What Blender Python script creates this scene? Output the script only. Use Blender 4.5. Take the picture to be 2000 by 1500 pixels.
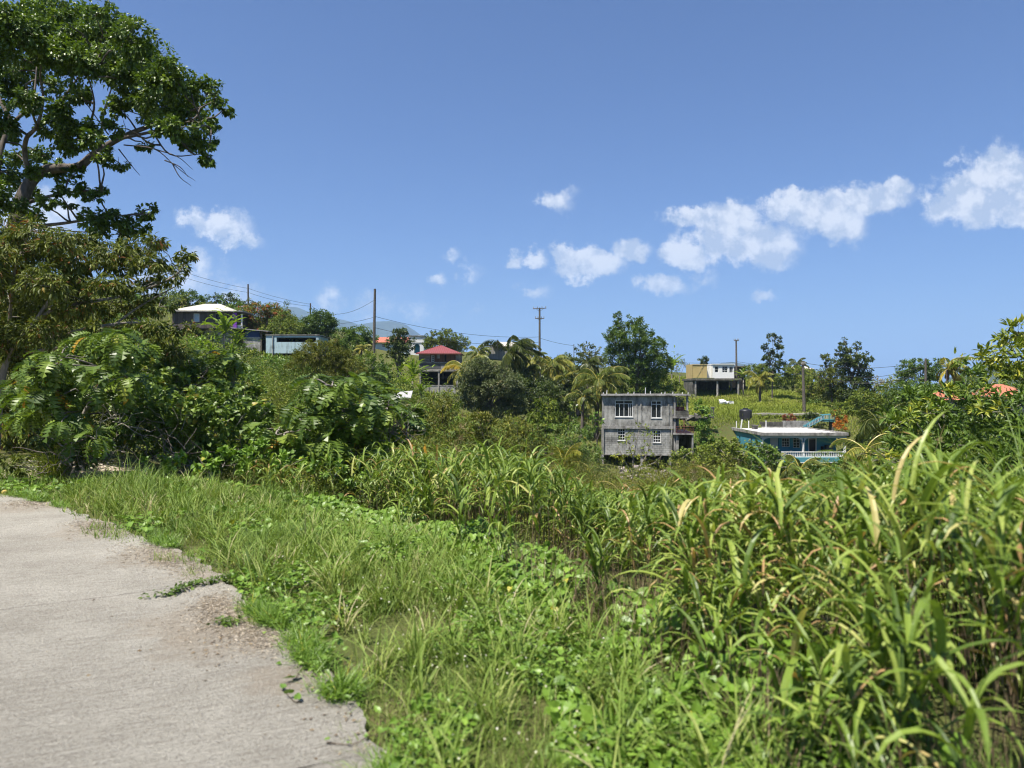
import bpy, math
import numpy as np
from mathutils import Vector
for _o in list(bpy.data.objects): bpy.data.objects.remove(_o)
S = bpy.context.scene
rng = np.random.default_rng(11)
F, HZ, CZ = 1444.0, 760.0, 1.6          # focal length in photo pixels, horizon row, eye height (road at z = 0)
def P(px, py, D): return np.array([(px-1000)/F*D, D, CZ+(HZ-py)/F*D])

# ---------------------------------------------------------------- camera
cd = bpy.data.cameras.new('camera'); cam = bpy.data.objects.new('camera', cd); S.collection.objects.link(cam)
S.camera = cam
cam.location = (0, 0, CZ); cam.rotation_euler = (math.radians(90)+math.atan(10/F), 0, 0)
cd.sensor_width = 36; cd.lens = 36*F/2000; cd.clip_start = 0.05; cd.clip_end = 90000
cd.dof.use_dof = True; cd.dof.focus_distance = 45; cd.dof.aperture_fstop = 2.1

# ---------------------------------------------------------------- light
SUN_EL, SUN_AZ = 65, 224          # azimuth clockwise from +Y (the view direction)
sv = Vector((math.sin(math.radians(SUN_AZ))*math.cos(math.radians(SUN_EL)), math.cos(math.radians(SUN_AZ))*math.cos(math.radians(SUN_EL)), math.sin(math.radians(SUN_EL))))
ld = bpy.data.lights.new('sun', 'SUN'); lo = bpy.data.objects.new('sun', ld); S.collection.objects.link(lo)
ld.energy = 5.0; ld.angle = math.radians(0.53); ld.color = (1, .94, .83)
lo.rotation_euler = sv.to_track_quat('Z', 'Y').to_euler()
S.view_settings.view_transform = 'Standard'; S.view_settings.look = 'None'
S.view_settings.exposure = 0.86; S.view_settings.gamma = 1; S.view_settings.use_curve_mapping = False
cy = S.cycles
cy.max_bounces = 6; cy.diffuse_bounces = 2; cy.glossy_bounces = 2; cy.transmission_bounces = 4; cy.volume_bounces = 1; cy.transparent_max_bounces = 8
cy.caustics_reflective = False; cy.caustics_refractive = False
cy.use_denoising = True; cy.use_adaptive_sampling = True; cy.adaptive_threshold = 0.02
cy.sample_clamp_indirect = 4; cy.pixel_filter_type = 'BLACKMAN_HARRIS'; cy.filter_width = 1.15

W = bpy.data.worlds.new('World'); S.world = W; W.use_nodes = True
nt = W.node_tree; nt.nodes.clear()
class NG:
    """small helper that wires nodes"""
    def __init__(s, nt): s.nt = nt
    def n(s, t, **kw):
        x = s.nt.nodes.new(t)
        for k, v in kw.items(): setattr(x, k, v)
        return x
    def put(s, sock, v):
        if isinstance(v, bpy.types.NodeSocket): s.nt.links.new(v, sock)
        elif v is not None:
            if hasattr(sock.default_value, '__len__') and not isinstance(v, (tuple, list)): v = (v,)*len(sock.default_value)
            if hasattr(sock.default_value, '__len__') and len(sock.default_value) == 4 and len(v) == 3: v = (*v, 1)
            sock.default_value = v
    def m(s, op, a, b=None, c=None, clamp=False):
        x = s.n('ShaderNodeMath', operation=op); x.use_clamp = clamp
        s.put(x.inputs[0], a); s.put(x.inputs[1], b)
        if c is not None: s.put(x.inputs[2], c)
        return x.outputs[0]
    def v(s, op, a, b=None):
        x = s.n('ShaderNodeVectorMath', operation=op)
        s.put(x.inputs[0], a)
        if b is not None: s.put(x.inputs[1], b)
        return x.outputs['Value'] if op in ('LENGTH', 'DOT_PRODUCT', 'DISTANCE') else x.outputs[0]
    def noise(s, vec, scale, detail=3, rough=.55, dist=0, out=0):
        x = s.n('ShaderNodeTexNoise'); s.put(x.inputs['Vector'], vec)
        s.put(x.inputs['Scale'], scale); s.put(x.inputs['Detail'], detail); s.put(x.inputs['Roughness'], rough); s.put(x.inputs['Distortion'], dist)
        return x.outputs[out]
    def ramp(s, fac, stops, interp='LINEAR'):
        x = s.n('ShaderNodeValToRGB'); x.color_ramp.interpolation = interp
        e = x.color_ramp.elements
        while len(e) < len(stops): e.new(.5)
        for i, (p, c) in enumerate(stops):
            e[i].position = p; e[i].color = (*c, 1) if hasattr(c, '__len__') else (c, c, c, 1)
        s.put(x.inputs[0], fac); return x.outputs[0]
    def mr(s, val, a, b, c=0., d=1., t='LINEAR'):
        x = s.n('ShaderNodeMapRange', interpolation_type=t)
        for k, q in zip(range(5), (val, a, b, c, d)): s.put(x.inputs[k], q)
        return x.outputs[0]
    def mix(s, fac, a, b, blend='MIX'):
        x = s.n('ShaderNodeMix', data_type='RGBA', blend_type=blend)
        s.put(x.inputs[0], fac); s.put(x.inputs[6], a); s.put(x.inputs[7], b); return x.outputs[2]
g = NG(nt)
sky = g.n('ShaderNodeTexSky', sky_type='NISHITA'); sky.sun_disc = False
sky.sun_elevation = math.radians(SUN_EL); sky.sun_rotation = math.radians(SUN_AZ)
sky.altitude = 100; sky.air_density = 1.0; sky.dust_density = 0.6; sky.ozone_density = 3.0
tc = g.n('ShaderNodeTexCoord')
sep = g.n('ShaderNodeSeparateXYZ'); g.put(sep.inputs[0], tc.outputs['Generated'])
yy = g.m('MAXIMUM', sep.outputs[1], .02)
u = g.m('DIVIDE', sep.outputs[0], yy); v_ = g.m('DIVIDE', sep.outputs[2], yy)
cmb = g.n('ShaderNodeCombineXYZ'); g.put(cmb.inputs[0], u); g.put(cmb.inputs[1], v_)
uv = cmb.outputs[0]
wob = g.v('SCALE', g.v('SUBTRACT', g.noise(uv, 17, 8, .68, 0, 1), (.5, .5, .5))); wob.node.inputs['Scale'].default_value = .07
uvd = g.v('ADD', uv, wob)
CL = [(1400,425,85,24,1),(1440,470,110,40,1),(1500,492,62,30,.95),(1342,500,48,24,.95),(1590,415,110,34,1),(1560,392,60,22,1),
 (1690,388,85,32,1),(1752,364,34,20,1),(1648,448,50,32,.85),(1290,560,48,18,.7),(1225,485,46,22,.9),(1150,512,62,26,1),(1108,495,32,20,.95),
 (1000,506,23,14,.85),(1048,500,20,14,.55),(1090,388,38,20,.45),(1045,565,30,14,.34),(855,545,22,12,.45),(925,530,20,18,.3),(885,497,14,10,.32),
 (1495,570,26,9,.34),(1960,345,85,48,1),(1900,392,95,42,1),(1990,410,70,30,.95),(2060,380,90,60,1),(375,425,34,20,.6),(435,440,52,26,.85),
 (470,465,36,18,.75),(60,410,100,50,1),(382,520,34,24,.6),(330,560,120,55,.5),(450,592,110,34,.38),(700,600,160,30,.22),(1370,545,30,14,.3)]
best = None
for (a, b, rx, ry, st) in CL:
    d = g.v('SUBTRACT', uvd, ((a-1000)/F, (HZ-b)/F, 0))
    d = g.v('MULTIPLY', d, (F/rx/1.27, F/ry/1.4, 0))
    e = g.m('MULTIPLY', g.m('SUBTRACT', 1.0, g.v('LENGTH', d)), st)
    best = e if best is None else g.m('MAXIMUM', best, e)
fb = g.noise(uv, 34, 9, .66)
dens = g.m('ADD', best, g.m('MULTIPLY', g.m('SUBTRACT', fb, .5), 1.25))
front = g.m('GREATER_THAN', sep.outputs[1], .05)
alpha = g.m('MULTIPLY', g.mr(dens, -.02, .46, 0, .88, 'SMOOTHSTEP'), front)
n1 = g.noise(uv, 16, 5, .6); n2 = g.noise(g.v('ADD', uv, (.010, -.016, 0)), 16, 5, .6)
lit = g.m('ADD', .5, g.m('MULTIPLY', g.m('SUBTRACT', n1, n2), 7), clamp=True)
ccol = g.mix(lit, (5.7, 6.5, 8.0), (9.8, 10.0, 10.4))
skyc = g.mix(1.0, sky.outputs[0], (.69, .86, 1.22), 'MULTIPLY')
fin = g.mix(alpha, skyc, ccol)
bg = g.n('ShaderNodeBackground'); g.put(bg.inputs[0], fin); bg.inputs[1].default_value = 0.055
out = g.n('ShaderNodeOutputWorld'); nt.links.new(bg.outputs[0], out.inputs[0])

# ---------------------------------------------------------------- mesh helpers
def mk_mesh(name, V, faces, mat, rnd=None, smooth=False):
    V = np.asarray(V, dtype=np.float32)
    if not isinstance(faces, (list, tuple)) or (len(faces) and np.ndim(faces[0]) < 2): faces = [np.asarray(faces)]
    faces = [np.asarray(f, dtype=np.int32) for f in faces if len(f)]
    me = bpy.data.meshes.new(name)
    me.vertices.add(len(V)); me.vertices.foreach_set('co', V.ravel())
    loops = np.concatenate([f.ravel() for f in faces])
    sizes = np.concatenate([np.full(len(f), f.shape[1], dtype=np.int32) for f in faces])
    starts = np.concatenate([[0], np.cumsum(sizes)[:-1]]).astype(np.int32)
    me.loops.add(len(loops)); me.loops.foreach_set('vertex_index', loops)
    me.polygons.add(len(sizes)); me.polygons.foreach_set('loop_start', starts)
    if smooth: me.polygons.foreach_set('use_smooth', np.ones(len(sizes), dtype=bool))
    else: me.polygons.foreach_set('use_smooth', np.zeros(len(sizes), dtype=bool))
    if rnd is not None:
        at = me.attributes.new('rnd', 'FLOAT', 'POINT'); at.data.foreach_set('value', np.asarray(rnd, dtype=np.float32))
    me.update(calc_edges=True); me.validate()
    if mat: me.materials.append(mat)
    return me
def tagp(o, label=None, cat=None, group=None, kind=None):
    for k, q in (('label', label), ('category', cat), ('group', group), ('kind', kind)):
        if q: o[k] = q
    return o
def thing(name, label, cat, loc=(0, 0, 0), rz=0, group=None):
    o = bpy.data.objects.new(name, None); S.collection.objects.link(o); o.empty_display_size = .3
    o.location = loc; o.rotation_euler = (0, 0, rz)
    return tagp(o, label, cat, group)
def part(name, V, faces, mat, root=None, rnd=None, smooth=False, local=False):
    """one mesh object; world coordinates are brought into the parent's frame (local=True: they are in it already)"""
    V = np.asarray(V, dtype=float)
    top = root
    while top is not None and top.type != 'EMPTY': top = top.parent
    if root is not None and not local:
        V = V-np.array(top.location)
    o = bpy.data.objects.new(name, mk_mesh(name, V, faces, mat, rnd, smooth)); S.collection.objects.link(o)
    if root is not None: o.parent = root
    return o
class MB:
    """collects boxes, prisms, tubes"""
    def __init__(s): s.V = []; s.F = {}; s.n = 0
    def add(s, V, Fs):
        s.V.append(np.asarray(V, dtype=float))
        for f in Fs: s.F.setdefault(len(f), []).append([i+s.n for i in f])
        s.n += len(V); return s
    def box(s, x0, x1, y0, y1, z0, z1):
        V = [(x, y, z) for z in (z0, z1) for y in (y0, y1) for x in (x0, x1)]
        return s.add(V, [(0, 2, 3, 1), (4, 5, 7, 6), (0, 1, 5, 4), (1, 3, 7, 5), (3, 2, 6, 7), (2, 0, 4, 6)])
    def prism(s, poly, y0, y1):
        """poly in x,z extruded along y"""
        k = len(poly)
        V = [(x, y0, z) for x, z in poly]+[(x, y1, z) for x, z in poly]
        return s.add(V, [tuple(range(k)), tuple(reversed(range(k, 2*k)))]+[(i, i+k, (i+1) % k+k, (i+1) % k) for i in range(k)])
    def tube(s, pts, r, sides=6, cap=True):
        pts = np.asarray(pts, dtype=float); n = len(pts); r = np.broadcast_to(np.asarray(r, dtype=float), (n,))
        T = np.gradient(pts, axis=0); T /= np.linalg.norm(T, axis=1)[:, None]+1e-9
        ref = np.array([0, 0, 1.]) if abs(T[0, 2]) < .9 else np.array([1., 0, 0])
        A = np.cross(T, ref); A /= np.linalg.norm(A, axis=1)[:, None]+1e-9
        B = np.cross(T, A)
        ang = np.linspace(0, 2*np.pi, sides, endpoint=False)
        V = (pts[:, None]+r[:, None, None]*(np.cos(ang)[None, :, None]*A[:, None]+np.sin(ang)[None, :, None]*B[:, None])).reshape(-1, 3)
        Fs = [(i*sides+j, i*sides+(j+1) % sides, (i+1)*sides+(j+1) % sides, (i+1)*sides+j) for i in range(n-1) for j in range(sides)]
        if cap: Fs += [tuple(range(sides))[::-1], tuple((n-1)*sides+j for j in range(sides))]
        return s.add(V, Fs)
    def lathe(s, c, prof, sides=20):
        ang = np.linspace(0, 2*np.pi, sides, endpoint=False); k = len(prof)
        V = [(c[0]+r*math.cos(a), c[1]+r*math.sin(a), c[2]+z) for r, z in prof for a in ang]
        Fs = [(i*sides+j, i*sides+(j+1) % sides, (i+1)*sides+(j+1) % sides, (i+1)*sides+j) for i in range(k-1) for j in range(sides)]
        Fs += [tuple(range(sides))[::-1], tuple((k-1)*sides+j for j in range(sides))]
        return s.add(V, Fs)
    def build(s, name, mat, root=None, smooth=False, local=True):
        return part(name, np.concatenate(s.V), [np.array(f) for f in s.F.values()], mat, root, None, smooth, local)
def smooth_line(pts, n=4):
    pts = np.asarray(pts, dtype=float); q = np.vstack([2*pts[0]-pts[1], pts, 2*pts[-1]-pts[-2]]); o = []
    for i in range(1, len(q)-2):
        for t in np.linspace(0, 1, n, endpoint=False):
            a, b, c, d = q[i-1:i+3]
            o.append(.5*((2*b)+(c-a)*t+(2*a-5*b+4*c-d)*t*t+(3*b-a-3*c+d)*t**3))
    o.append(pts[-1]); return np.array(o)

# ---------------------------------------------------------------- terrain
_cp = []
def cp(px, D, py): p = P(px, py, D); _cp.append((p[0], p[1], p[2]))
for x, y, z in [(-10,-6,0),(0,-6,0),(8,-6,0),(-10,2,0),(-4,3,0),(0,4,0),(1,3,0),(-3,8,0),(-8,10,0),(-1,7.5,-.05),(-14,14,0),(-6,13,0),(-3.5,11.5,-.1),
                (3,2.5,-.1),(2,6,-.25),(5,5,-.6),(1,8.5,-.4),(0,11,-1.2),(3,11,-1.7),(8,10,-2.2),(-3,15,-1.3),(-9,17,.1),(-18,22,.8),(-30,10,.5),(-30,-20,.5),
                (15,0,-1.5),(30,-10,-3),(0,-40,2),(-60,0,6),(60,0,-6),(10,20,-3.4),(6,16,-3.6),(0,20,-4.5),(-8,24,-1.0),(20,25,-3.6)]: _cp.append((x, y, z))
for a in [(1000,30,1060),(1200,45,1080),(1240,66,938),(1340,68,935),(1240,77,885),(1320,77,880),(1260,84,835),(1131,80,813.5),(783,60,787),(1272,63,928),(1500,82.6,906),(1600,82.6,900),(1440,80,880),(1520,85.2,829),(1600,85.2,826),(1356,82,822),(1100,62,935),(1500,66,958),(1600,68,958),(1550,42,1080),(1900,35,1000),(1900,60,880),
          (1100,82,818),(1180,86,812),(1400,89,812),(1560,89,812),(1480,82.5,826),(1380,78,870),(1400,104,795),(1500,104,790),(1400,122,773),(1300,110,778),(1000,95,780),(1000,122,715),(850,109,772),(760,130,690),
          (550,95,703),(500,75,735),(620,60,800),(650,40,855),(400,45,760),(400,70,712),(400,100,665),(600,125,655),(400,120,615),(200,100,590),(100,60,640),(1300,132,745),
          (1650,110,785),(1550,132,735),(1730,128,802),(1800,100,778),(1950,90,778),(1750,70,860),(2200,80,800),(2400,60,850),(-200,60,560),(-100,120,520)]: cp(a[0], a[1], a[2])
_C = np.array(_cp); _X = _C[:, :2]
_A = np.linalg.norm(_X[:, None]-_X[None], axis=2); _n = len(_C)
_M = np.zeros((_n+3, _n+3)); _M[:_n, :_n] = -_A-np.eye(_n)*0.08; _M[:_n, _n] = 1; _M[:_n, _n+1:] = _X; _M[_n:, :_n] = _M[:_n, _n:].T
_w = np.linalg.solve(_M, np.concatenate([_C[:, 2], np.zeros(3)]))
_ph = np.random.default_rng(3).uniform(0, 6.28, (24, 2)); _fr = np.random.default_rng(4).normal(0, 1, (24, 2))
def bump(x, y, s):
    r = 0
    for i in range(24): r = r+np.sin(x*_fr[i, 0]/s+_ph[i, 0]+y*_fr[i, 1]/s)*(1/5.)
    return r
EDGE = smooth_line([(1.2,-12),(.4,-5),(-.1,0),(-.42,2.2),(-.52,3.12),(-.63,3.4),(-.76,3.67),(-1.05,4.13),(-1.42,4.81),(-1.9,5.4),(-2.46,6.24),(-3.36,7.4),(-4.5,8.5),(-6.05,10.0),(-8.3,11.6),(-14,14.2),(-26,17)], 5)
def seg_dist(x, y, line):
    """signed distance to a polyline, positive on its right side"""
    x = np.asarray(x, dtype=float); y = np.asarray(y, dtype=float); best = np.full(x.shape, 1e9); sg = np.ones(x.shape)
    for (ax, ay), (bx_, by_) in zip(line[:-1], line[1:]):
        dx, dy = bx_-ax, by_-ay; L = dx*dx+dy*dy
        t = np.clip(((x-ax)*dx+(y-ay)*dy)/L, 0, 1); qx = ax+t*dx-x; qy = ay+t*dy-y; d = np.hypot(qx, qy)
        c = (x-ax)*dy-(y-ay)*dx
        m = d < best; best = np.where(m, d, best); sg = np.where(m, np.sign(c), sg)
    return best*sg
def T(x, y):
    x = np.asarray(x, dtype=float); y = np.asarray(y, dtype=float); sh = x.shape; xf = x.ravel(); yf = y.ravel()
    out = np.empty(len(xf))
    for i in range(0, len(xf), 20000):
        a = xf[i:i+20000]; b = yf[i:i+20000]
        ca = np.clip(a, -150, 190); cb = np.clip(b, -60, 150)
        z = -(np.hypot(ca[:, None]-_X[:, 0], cb[:, None]-_X[:, 1]))@_w[:_n]+_w[_n]+ca*_w[_n+1]+cb*_w[_n+2]
        d = np.hypot(a, b)
        z = z+bump(a, b, 9)*.35*np.clip((d-20)/40, 0, 1)+bump(a, b, 1.2)*.03*np.clip((d-2)/4, 0, 1)
        far = np.clip((np.hypot(a-ca, b-cb))/260, 0, 1); far = far*far*(3-2*far)
        z = z*(1-far)+(-66)*far
        sd = seg_dist(a, b, EDGE) if (d.min() < 45) else np.full(a.shape, 50.)
        wl = np.clip((sd-.15)/1.2, 0, 1)
        near = (d < 30)
        z = np.where(near & (sd < 1.35), -.04*(1-wl)+z*wl, z)
        out[i:i+20000] = z
    return out.reshape(sh)
def Tp(px, D): return float(T(np.array([(px-1000)/F*D]), np.array([D]))[0])

# ---------------------------------------------------------------- materials
def newmat(name):
    m = bpy.data.materials.new(name); m.use_nodes = True; m.node_tree.nodes.clear(); q = NG(m.node_tree)
    q.out = q.n('ShaderNodeOutputMaterial'); return m, q
def pbr(q, col, rough=.8, spec=.3, metal=0, normal=None):
    b = q.n('ShaderNodeBsdfPrincipled'); q.put(b.inputs['Base Color'], col); q.put(b.inputs['Roughness'], rough)
    q.put(b.inputs['Specular IOR Level'], spec); b.inputs['Metallic'].default_value = metal
    if normal is not None: q.put(b.inputs['Normal'], normal)
    q.nt.links.new(b.outputs[0], q.out.inputs[0]); return b
def bumpn(q, h, strength=.4, dist=.02):
    b = q.n('ShaderNodeBump'); q.put(b.inputs['Height'], h); b.inputs['Strength'].default_value = strength; b.inputs['Distance'].default_value = dist
    return b.outputs[0]
def leafmat(name, stops, rough=.45, spec=.45, trans=.35, tint=(1.25, 1.3, .55)):
    m, q = newmat(name)
    a = q.n('ShaderNodeAttribute', attribute_name='rnd')
    col = q.ramp(a.outputs['Fac'], stops)
    b = q.n('ShaderNodeBsdfPrincipled'); q.put(b.inputs['Base Color'], col); b.inputs['Roughness'].default_value = rough
    b.inputs['Specular IOR Level'].default_value = spec
    t = q.n('ShaderNodeBsdfTranslucent'); q.put(t.inputs[0], q.mix(1.0, col, tint, 'MULTIPLY'))
    x = q.n('ShaderNodeMixShader'); x.inputs[0].default_value = trans
    q.nt.links.new(b.outputs[0], x.inputs[1]); q.nt.links.new(t.outputs[0], x.inputs[2]); q.nt.links.new(x.outputs[0], q.out.inputs[0])
    return m
def ramp3(a, b, c, *extra):
    return [(0, a), (.5, b), (.9, c)]+[(p, x) for p, x in extra]
LM = {
 'big': leafmat('leaf_glossy_dark', ramp3((.050,.086,.015),(.105,.17,.022),(.19,.27,.035)), .40, .5, .24),
 'olive': leafmat('leaf_olive', [(0,(.06,.08,.016)),(.45,(.125,.155,.026)),(.88,(.205,.23,.038)),(.96,(.24,.17,.045)),(1,(.27,.12,.04))], .5, .3, .22),
 'bread': leafmat('leaf_broad_lobed', [(0,(.05,.09,.016)),(.45,(.105,.17,.022)),(.85,(.21,.29,.04)),(.985,(.34,.36,.05)),(1,(.42,.25,.02))], .42, .45, .24),
 'vine': leafmat('leaf_vine', [(0,(.07,.125,.022)),(.5,(.14,.215,.04)),(.95,(.24,.33,.07)),(1,(.38,.32,.06))], .45, .4, .24),
 'vinel': leafmat('leaf_creeper', [(0,(.094,.178,.023)),(.5,(.156,.268,.034)),(.96,(.249,.382,.054)),(1,(.422,.396,.054))], .42, .45, .2),
 'scrub': leafmat('leaf_scrub', [(0,(.070,.104,.017)),(.35,(.124,.178,.023)),(.7,(.202,.248,.031)),(.93,(.296,.318,.039)),(1,(.240,.200,.090))], .55, .3, .2),
 'scrubo': leafmat('leaf_thicket', [(0,(.078,.096,.017)),(.5,(.140,.160,.027)),(.9,(.226,.222,.034)),(1,(.220,.170,.080))], .6, .25, .2),
 'green': leafmat('leaf_midgreen', [(0,(.054,.096,.013)),(.5,(.094,.160,.020)),(1,(.172,.248,.031))], .45, .4, .2),
 'dark': leafmat('leaf_darkgreen', [(0,(.034,.058,.013)),(.5,(.059,.089,.017)),(1,(.110,.146,.024))], .42, .5, .25),
 'grey': leafmat('leaf_greygreen', [(0,(.06,.08,.03)),(.5,(.12,.15,.052)),(.9,(.21,.235,.095)),(1,(.24,.20,.09))], .5, .4, .2),
 'flame': leafmat('leaf_flame_tree', [(0,(.094,.127,.015)),(.5,(.172,.204,.023)),(.78,(.198,.216,.036)),(.82,(.420,.100,.040)),(1,(.550,.130,.050))], .55, .3, .2),
 'croton': leafmat('leaf_orange', [(0,(.320,.100,.020)),(.5,(.520,.190,.030)),(1,(.680,.340,.050))], .45, .4, .25),
 'crotonr': leafmat('leaf_redbrown', [(0,(.160,.050,.030)),(.6,(.300,.100,.040)),(1,(.280,.200,.050))], .5, .4, .25),
 'lemon': leafmat('leaf_yellowgreen', [(0,(.110,.152,.015)),(.6,(.202,.254,.023)),(1,(.450,.420,.050))], .5, .4, .2),
 'palm': leafmat('palm_leaflet', [(0,(.08,.115,.025)),(.45,(.17,.21,.045)),(.75,(.34,.34,.07)),(1,(.58,.46,.10))], .38, .5, .2),
 'palmd': leafmat('palm_leaflet_dark', [(0,(.046,.066,.015)),(.6,(.086,.114,.022)),(1,(.202,.204,.039))], .4, .5, .22),
 'palmy': leafmat('palm_leaflet_yellow', [(0,(.187,.191,.023)),(.5,(.300,.300,.050)),(1,(.500,.400,.080))], .45, .4, .2),
 'banana': leafmat('banana_leaf', [(0,(.094,.152,.019)),(.6,(.172,.254,.027)),(1,(.296,.382,.046))], .4, .5, .4),
 'grass': leafmat('verge_grass_blade', [(0,(.065,.115,.022)),(.3,(.125,.20,.036)),(.65,(.205,.29,.055)),(.88,(.31,.36,.10)),(1,(.46,.40,.24))], .55, .25, .24),
 'tall': leafmat('tall_grass_blade', [(0,(.06,.105,.018)),(.3,(.12,.19,.028)),(.65,(.225,.31,.052)),(.86,(.36,.42,.10)),(.95,(.50,.46,.18)),(1,(.45,.28,.13))], .42, .4, .25),
 'field': leafmat('hill_grass_blade', [(0,(.156,.204,.027)),(.5,(.234,.287,.034)),(.9,(.327,.356,.054)),(1,(.330,.280,.130))], .6, .25, .2),
 'dead': leafmat('dry_stalk', [(0,(.100,.070,.045)),(.6,(.200,.150,.090)),(1,(.340,.270,.170))], .8, .15, .1, (1, .9, .7)),
 'litter': leafmat('dry_litter', [(0,(.40,.34,.26)),(.5,(.60,.52,.41)),(1,(.74,.67,.56))], .9, .05, .1, (1, .95, .8)),
 'floret': leafmat('seed_head', [(0,(.260,.200,.100)),(1,(.420,.360,.200))], .8, .1, .3, (1, .95, .8)),
 'white': leafmat('tiny_flower', [(0,(.600,.550,.350)),(1,(.800,.780,.650))], .8, .1, .3, (1, 1, .9)),
}
def barkmat(name, a, b, sc=6):
    m, q = newmat(name); tcx = q.n('ShaderNodeTexCoord').outputs['Object']
    st = q.v('MULTIPLY', tcx, (1, 1, .3)); n = q.noise(st, sc, 5, .65)
    pbr(q, q.mix(q.mr(n, .35, .65), a, b), .9, .15, 0, bumpn(q, n, .5, .03)); return m
BK = barkmat('bark_grey', (.075,.062,.052), (.19,.165,.145)); BKL = barkmat('bark_pale', (.15,.13,.105), (.33,.30,.26), 9)
BKD = barkmat('bark_dark', (.05,.04,.03), (.12,.10,.075)); WOODP = barkmat('pole_wood', (.07,.06,.05), (.17,.15,.125), 12)
def flat(name, col, rough=.7, spec=.3, metal=0, var=.25, sc=3., bump=0):
    m, q = newmat(name); o = q.n('ShaderNodeTexCoord').outputs['Object']
    n = q.noise(o, sc, 5, .65); c2 = tuple(c*(1-var) for c in col)
    pbr(q, q.mix(q.mr(n, .3, .7), c2, col), rough, spec, metal, bumpn(q, n, .3, bump) if bump else None); return m
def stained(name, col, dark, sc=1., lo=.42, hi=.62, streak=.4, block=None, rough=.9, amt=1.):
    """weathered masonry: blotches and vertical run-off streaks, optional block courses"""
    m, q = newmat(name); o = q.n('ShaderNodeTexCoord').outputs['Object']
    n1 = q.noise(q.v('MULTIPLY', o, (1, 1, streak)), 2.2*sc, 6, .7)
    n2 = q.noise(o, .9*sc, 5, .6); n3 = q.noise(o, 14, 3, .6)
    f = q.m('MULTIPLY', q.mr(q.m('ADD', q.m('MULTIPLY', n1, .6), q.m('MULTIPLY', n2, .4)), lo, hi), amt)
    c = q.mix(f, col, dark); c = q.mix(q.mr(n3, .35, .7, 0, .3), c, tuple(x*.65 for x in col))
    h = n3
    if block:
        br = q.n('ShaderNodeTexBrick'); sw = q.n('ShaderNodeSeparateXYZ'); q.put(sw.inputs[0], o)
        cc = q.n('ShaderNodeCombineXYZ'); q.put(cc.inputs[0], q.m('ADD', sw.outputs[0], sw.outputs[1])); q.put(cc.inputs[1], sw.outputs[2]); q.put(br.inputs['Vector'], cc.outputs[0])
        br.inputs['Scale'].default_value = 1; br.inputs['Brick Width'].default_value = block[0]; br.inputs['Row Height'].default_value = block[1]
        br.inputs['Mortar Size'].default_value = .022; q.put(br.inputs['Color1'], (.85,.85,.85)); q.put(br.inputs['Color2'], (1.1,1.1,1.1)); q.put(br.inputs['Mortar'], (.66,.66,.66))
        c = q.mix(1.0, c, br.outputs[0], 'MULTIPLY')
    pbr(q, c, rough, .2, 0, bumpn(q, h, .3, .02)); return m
def planks(name, cols, width=.2, vertical=False, gap=.05):
    m, q = newmat(name); o = q.n('ShaderNodeTexCoord').outputs['Object']; sw = q.n('ShaderNodeSeparateXYZ'); q.put(sw.inputs[0], o)
    ax = q.m('ADD', sw.outputs[0], sw.outputs[1]) if vertical else sw.outputs[2]
    k = q.m('DIVIDE', ax, width); fl = q.m('FLOOR', k); fr = q.m('FRACT', k)
    wn = q.n('ShaderNodeTexWhiteNoise', noise_dimensions='1D'); q.put(wn.inputs['W'], fl)
    n = q.noise(q.v('MULTIPLY', o, (1, 1, 8) if not vertical else (8, 8, 1)), 1.3, 5, .7)
    c = q.ramp(q.m('ADD', q.m('MULTIPLY', wn.outputs[0], .6), q.m('MULTIPLY', n, .4)), [(i/(len(cols)-1), x) for i, x in enumerate(cols)])
    c = q.mix(q.m('LESS_THAN', fr, gap), c, (.03, .028, .025))
    pbr(q, c, .85, .2, 0, bumpn(q, q.m('GREATER_THAN', fr, gap), .5, .02)); return m
def metalroof(name, col, rust, pitch=.3, rough=.45):
    m, q = newmat(name); o = q.n('ShaderNodeTexCoord').outputs['Object']; sw = q.n('ShaderNodeSeparateXYZ'); q.put(sw.inputs[0], o)
    w = q.m('SINE', q.m('MULTIPLY', sw.outputs[0], 6.283/pitch)); n = q.noise(o, 1.2, 6, .7)
    pbr(q, q.mix(q.mr(n, .5, .75), col, rust), rough, .4, 0, bumpn(q, w, .5, .04)); return m
M_glass, q = newmat('window_glass'); pbr(q, (.02, .024, .028), .12, .6)
M_dark = flat('dark_interior', (.03, .028, .026), .9, .1, var=.4, sc=1)  # near black: paints the shade inside voids, also serves plain dark parts
M_white = flat('white_paint', (.72, .72, .70), .55, .35, var=.12, sc=4)
M_conc = stained('weathered_concrete', (.45, .44, .405), (.07, .066, .06), 1., .40, .60)
M_block = stained('concrete_blockwork', (.44, .435, .41), (.09, .088, .082), 1., .42, .64, .4, (.4, .2))
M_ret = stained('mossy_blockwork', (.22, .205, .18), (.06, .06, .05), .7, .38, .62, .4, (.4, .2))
M_slab = stained('slab_edge_concrete', (.40, .385, .36), (.10, .095, .085), 1.2, .42, .6, .5)
M_gal = flat('galvanised_steel', (.34, .35, .36), .5, .5, .4, var=.2)
M_cable = flat('cable_black', (.03, .03, .032), .6, .3)

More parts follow.
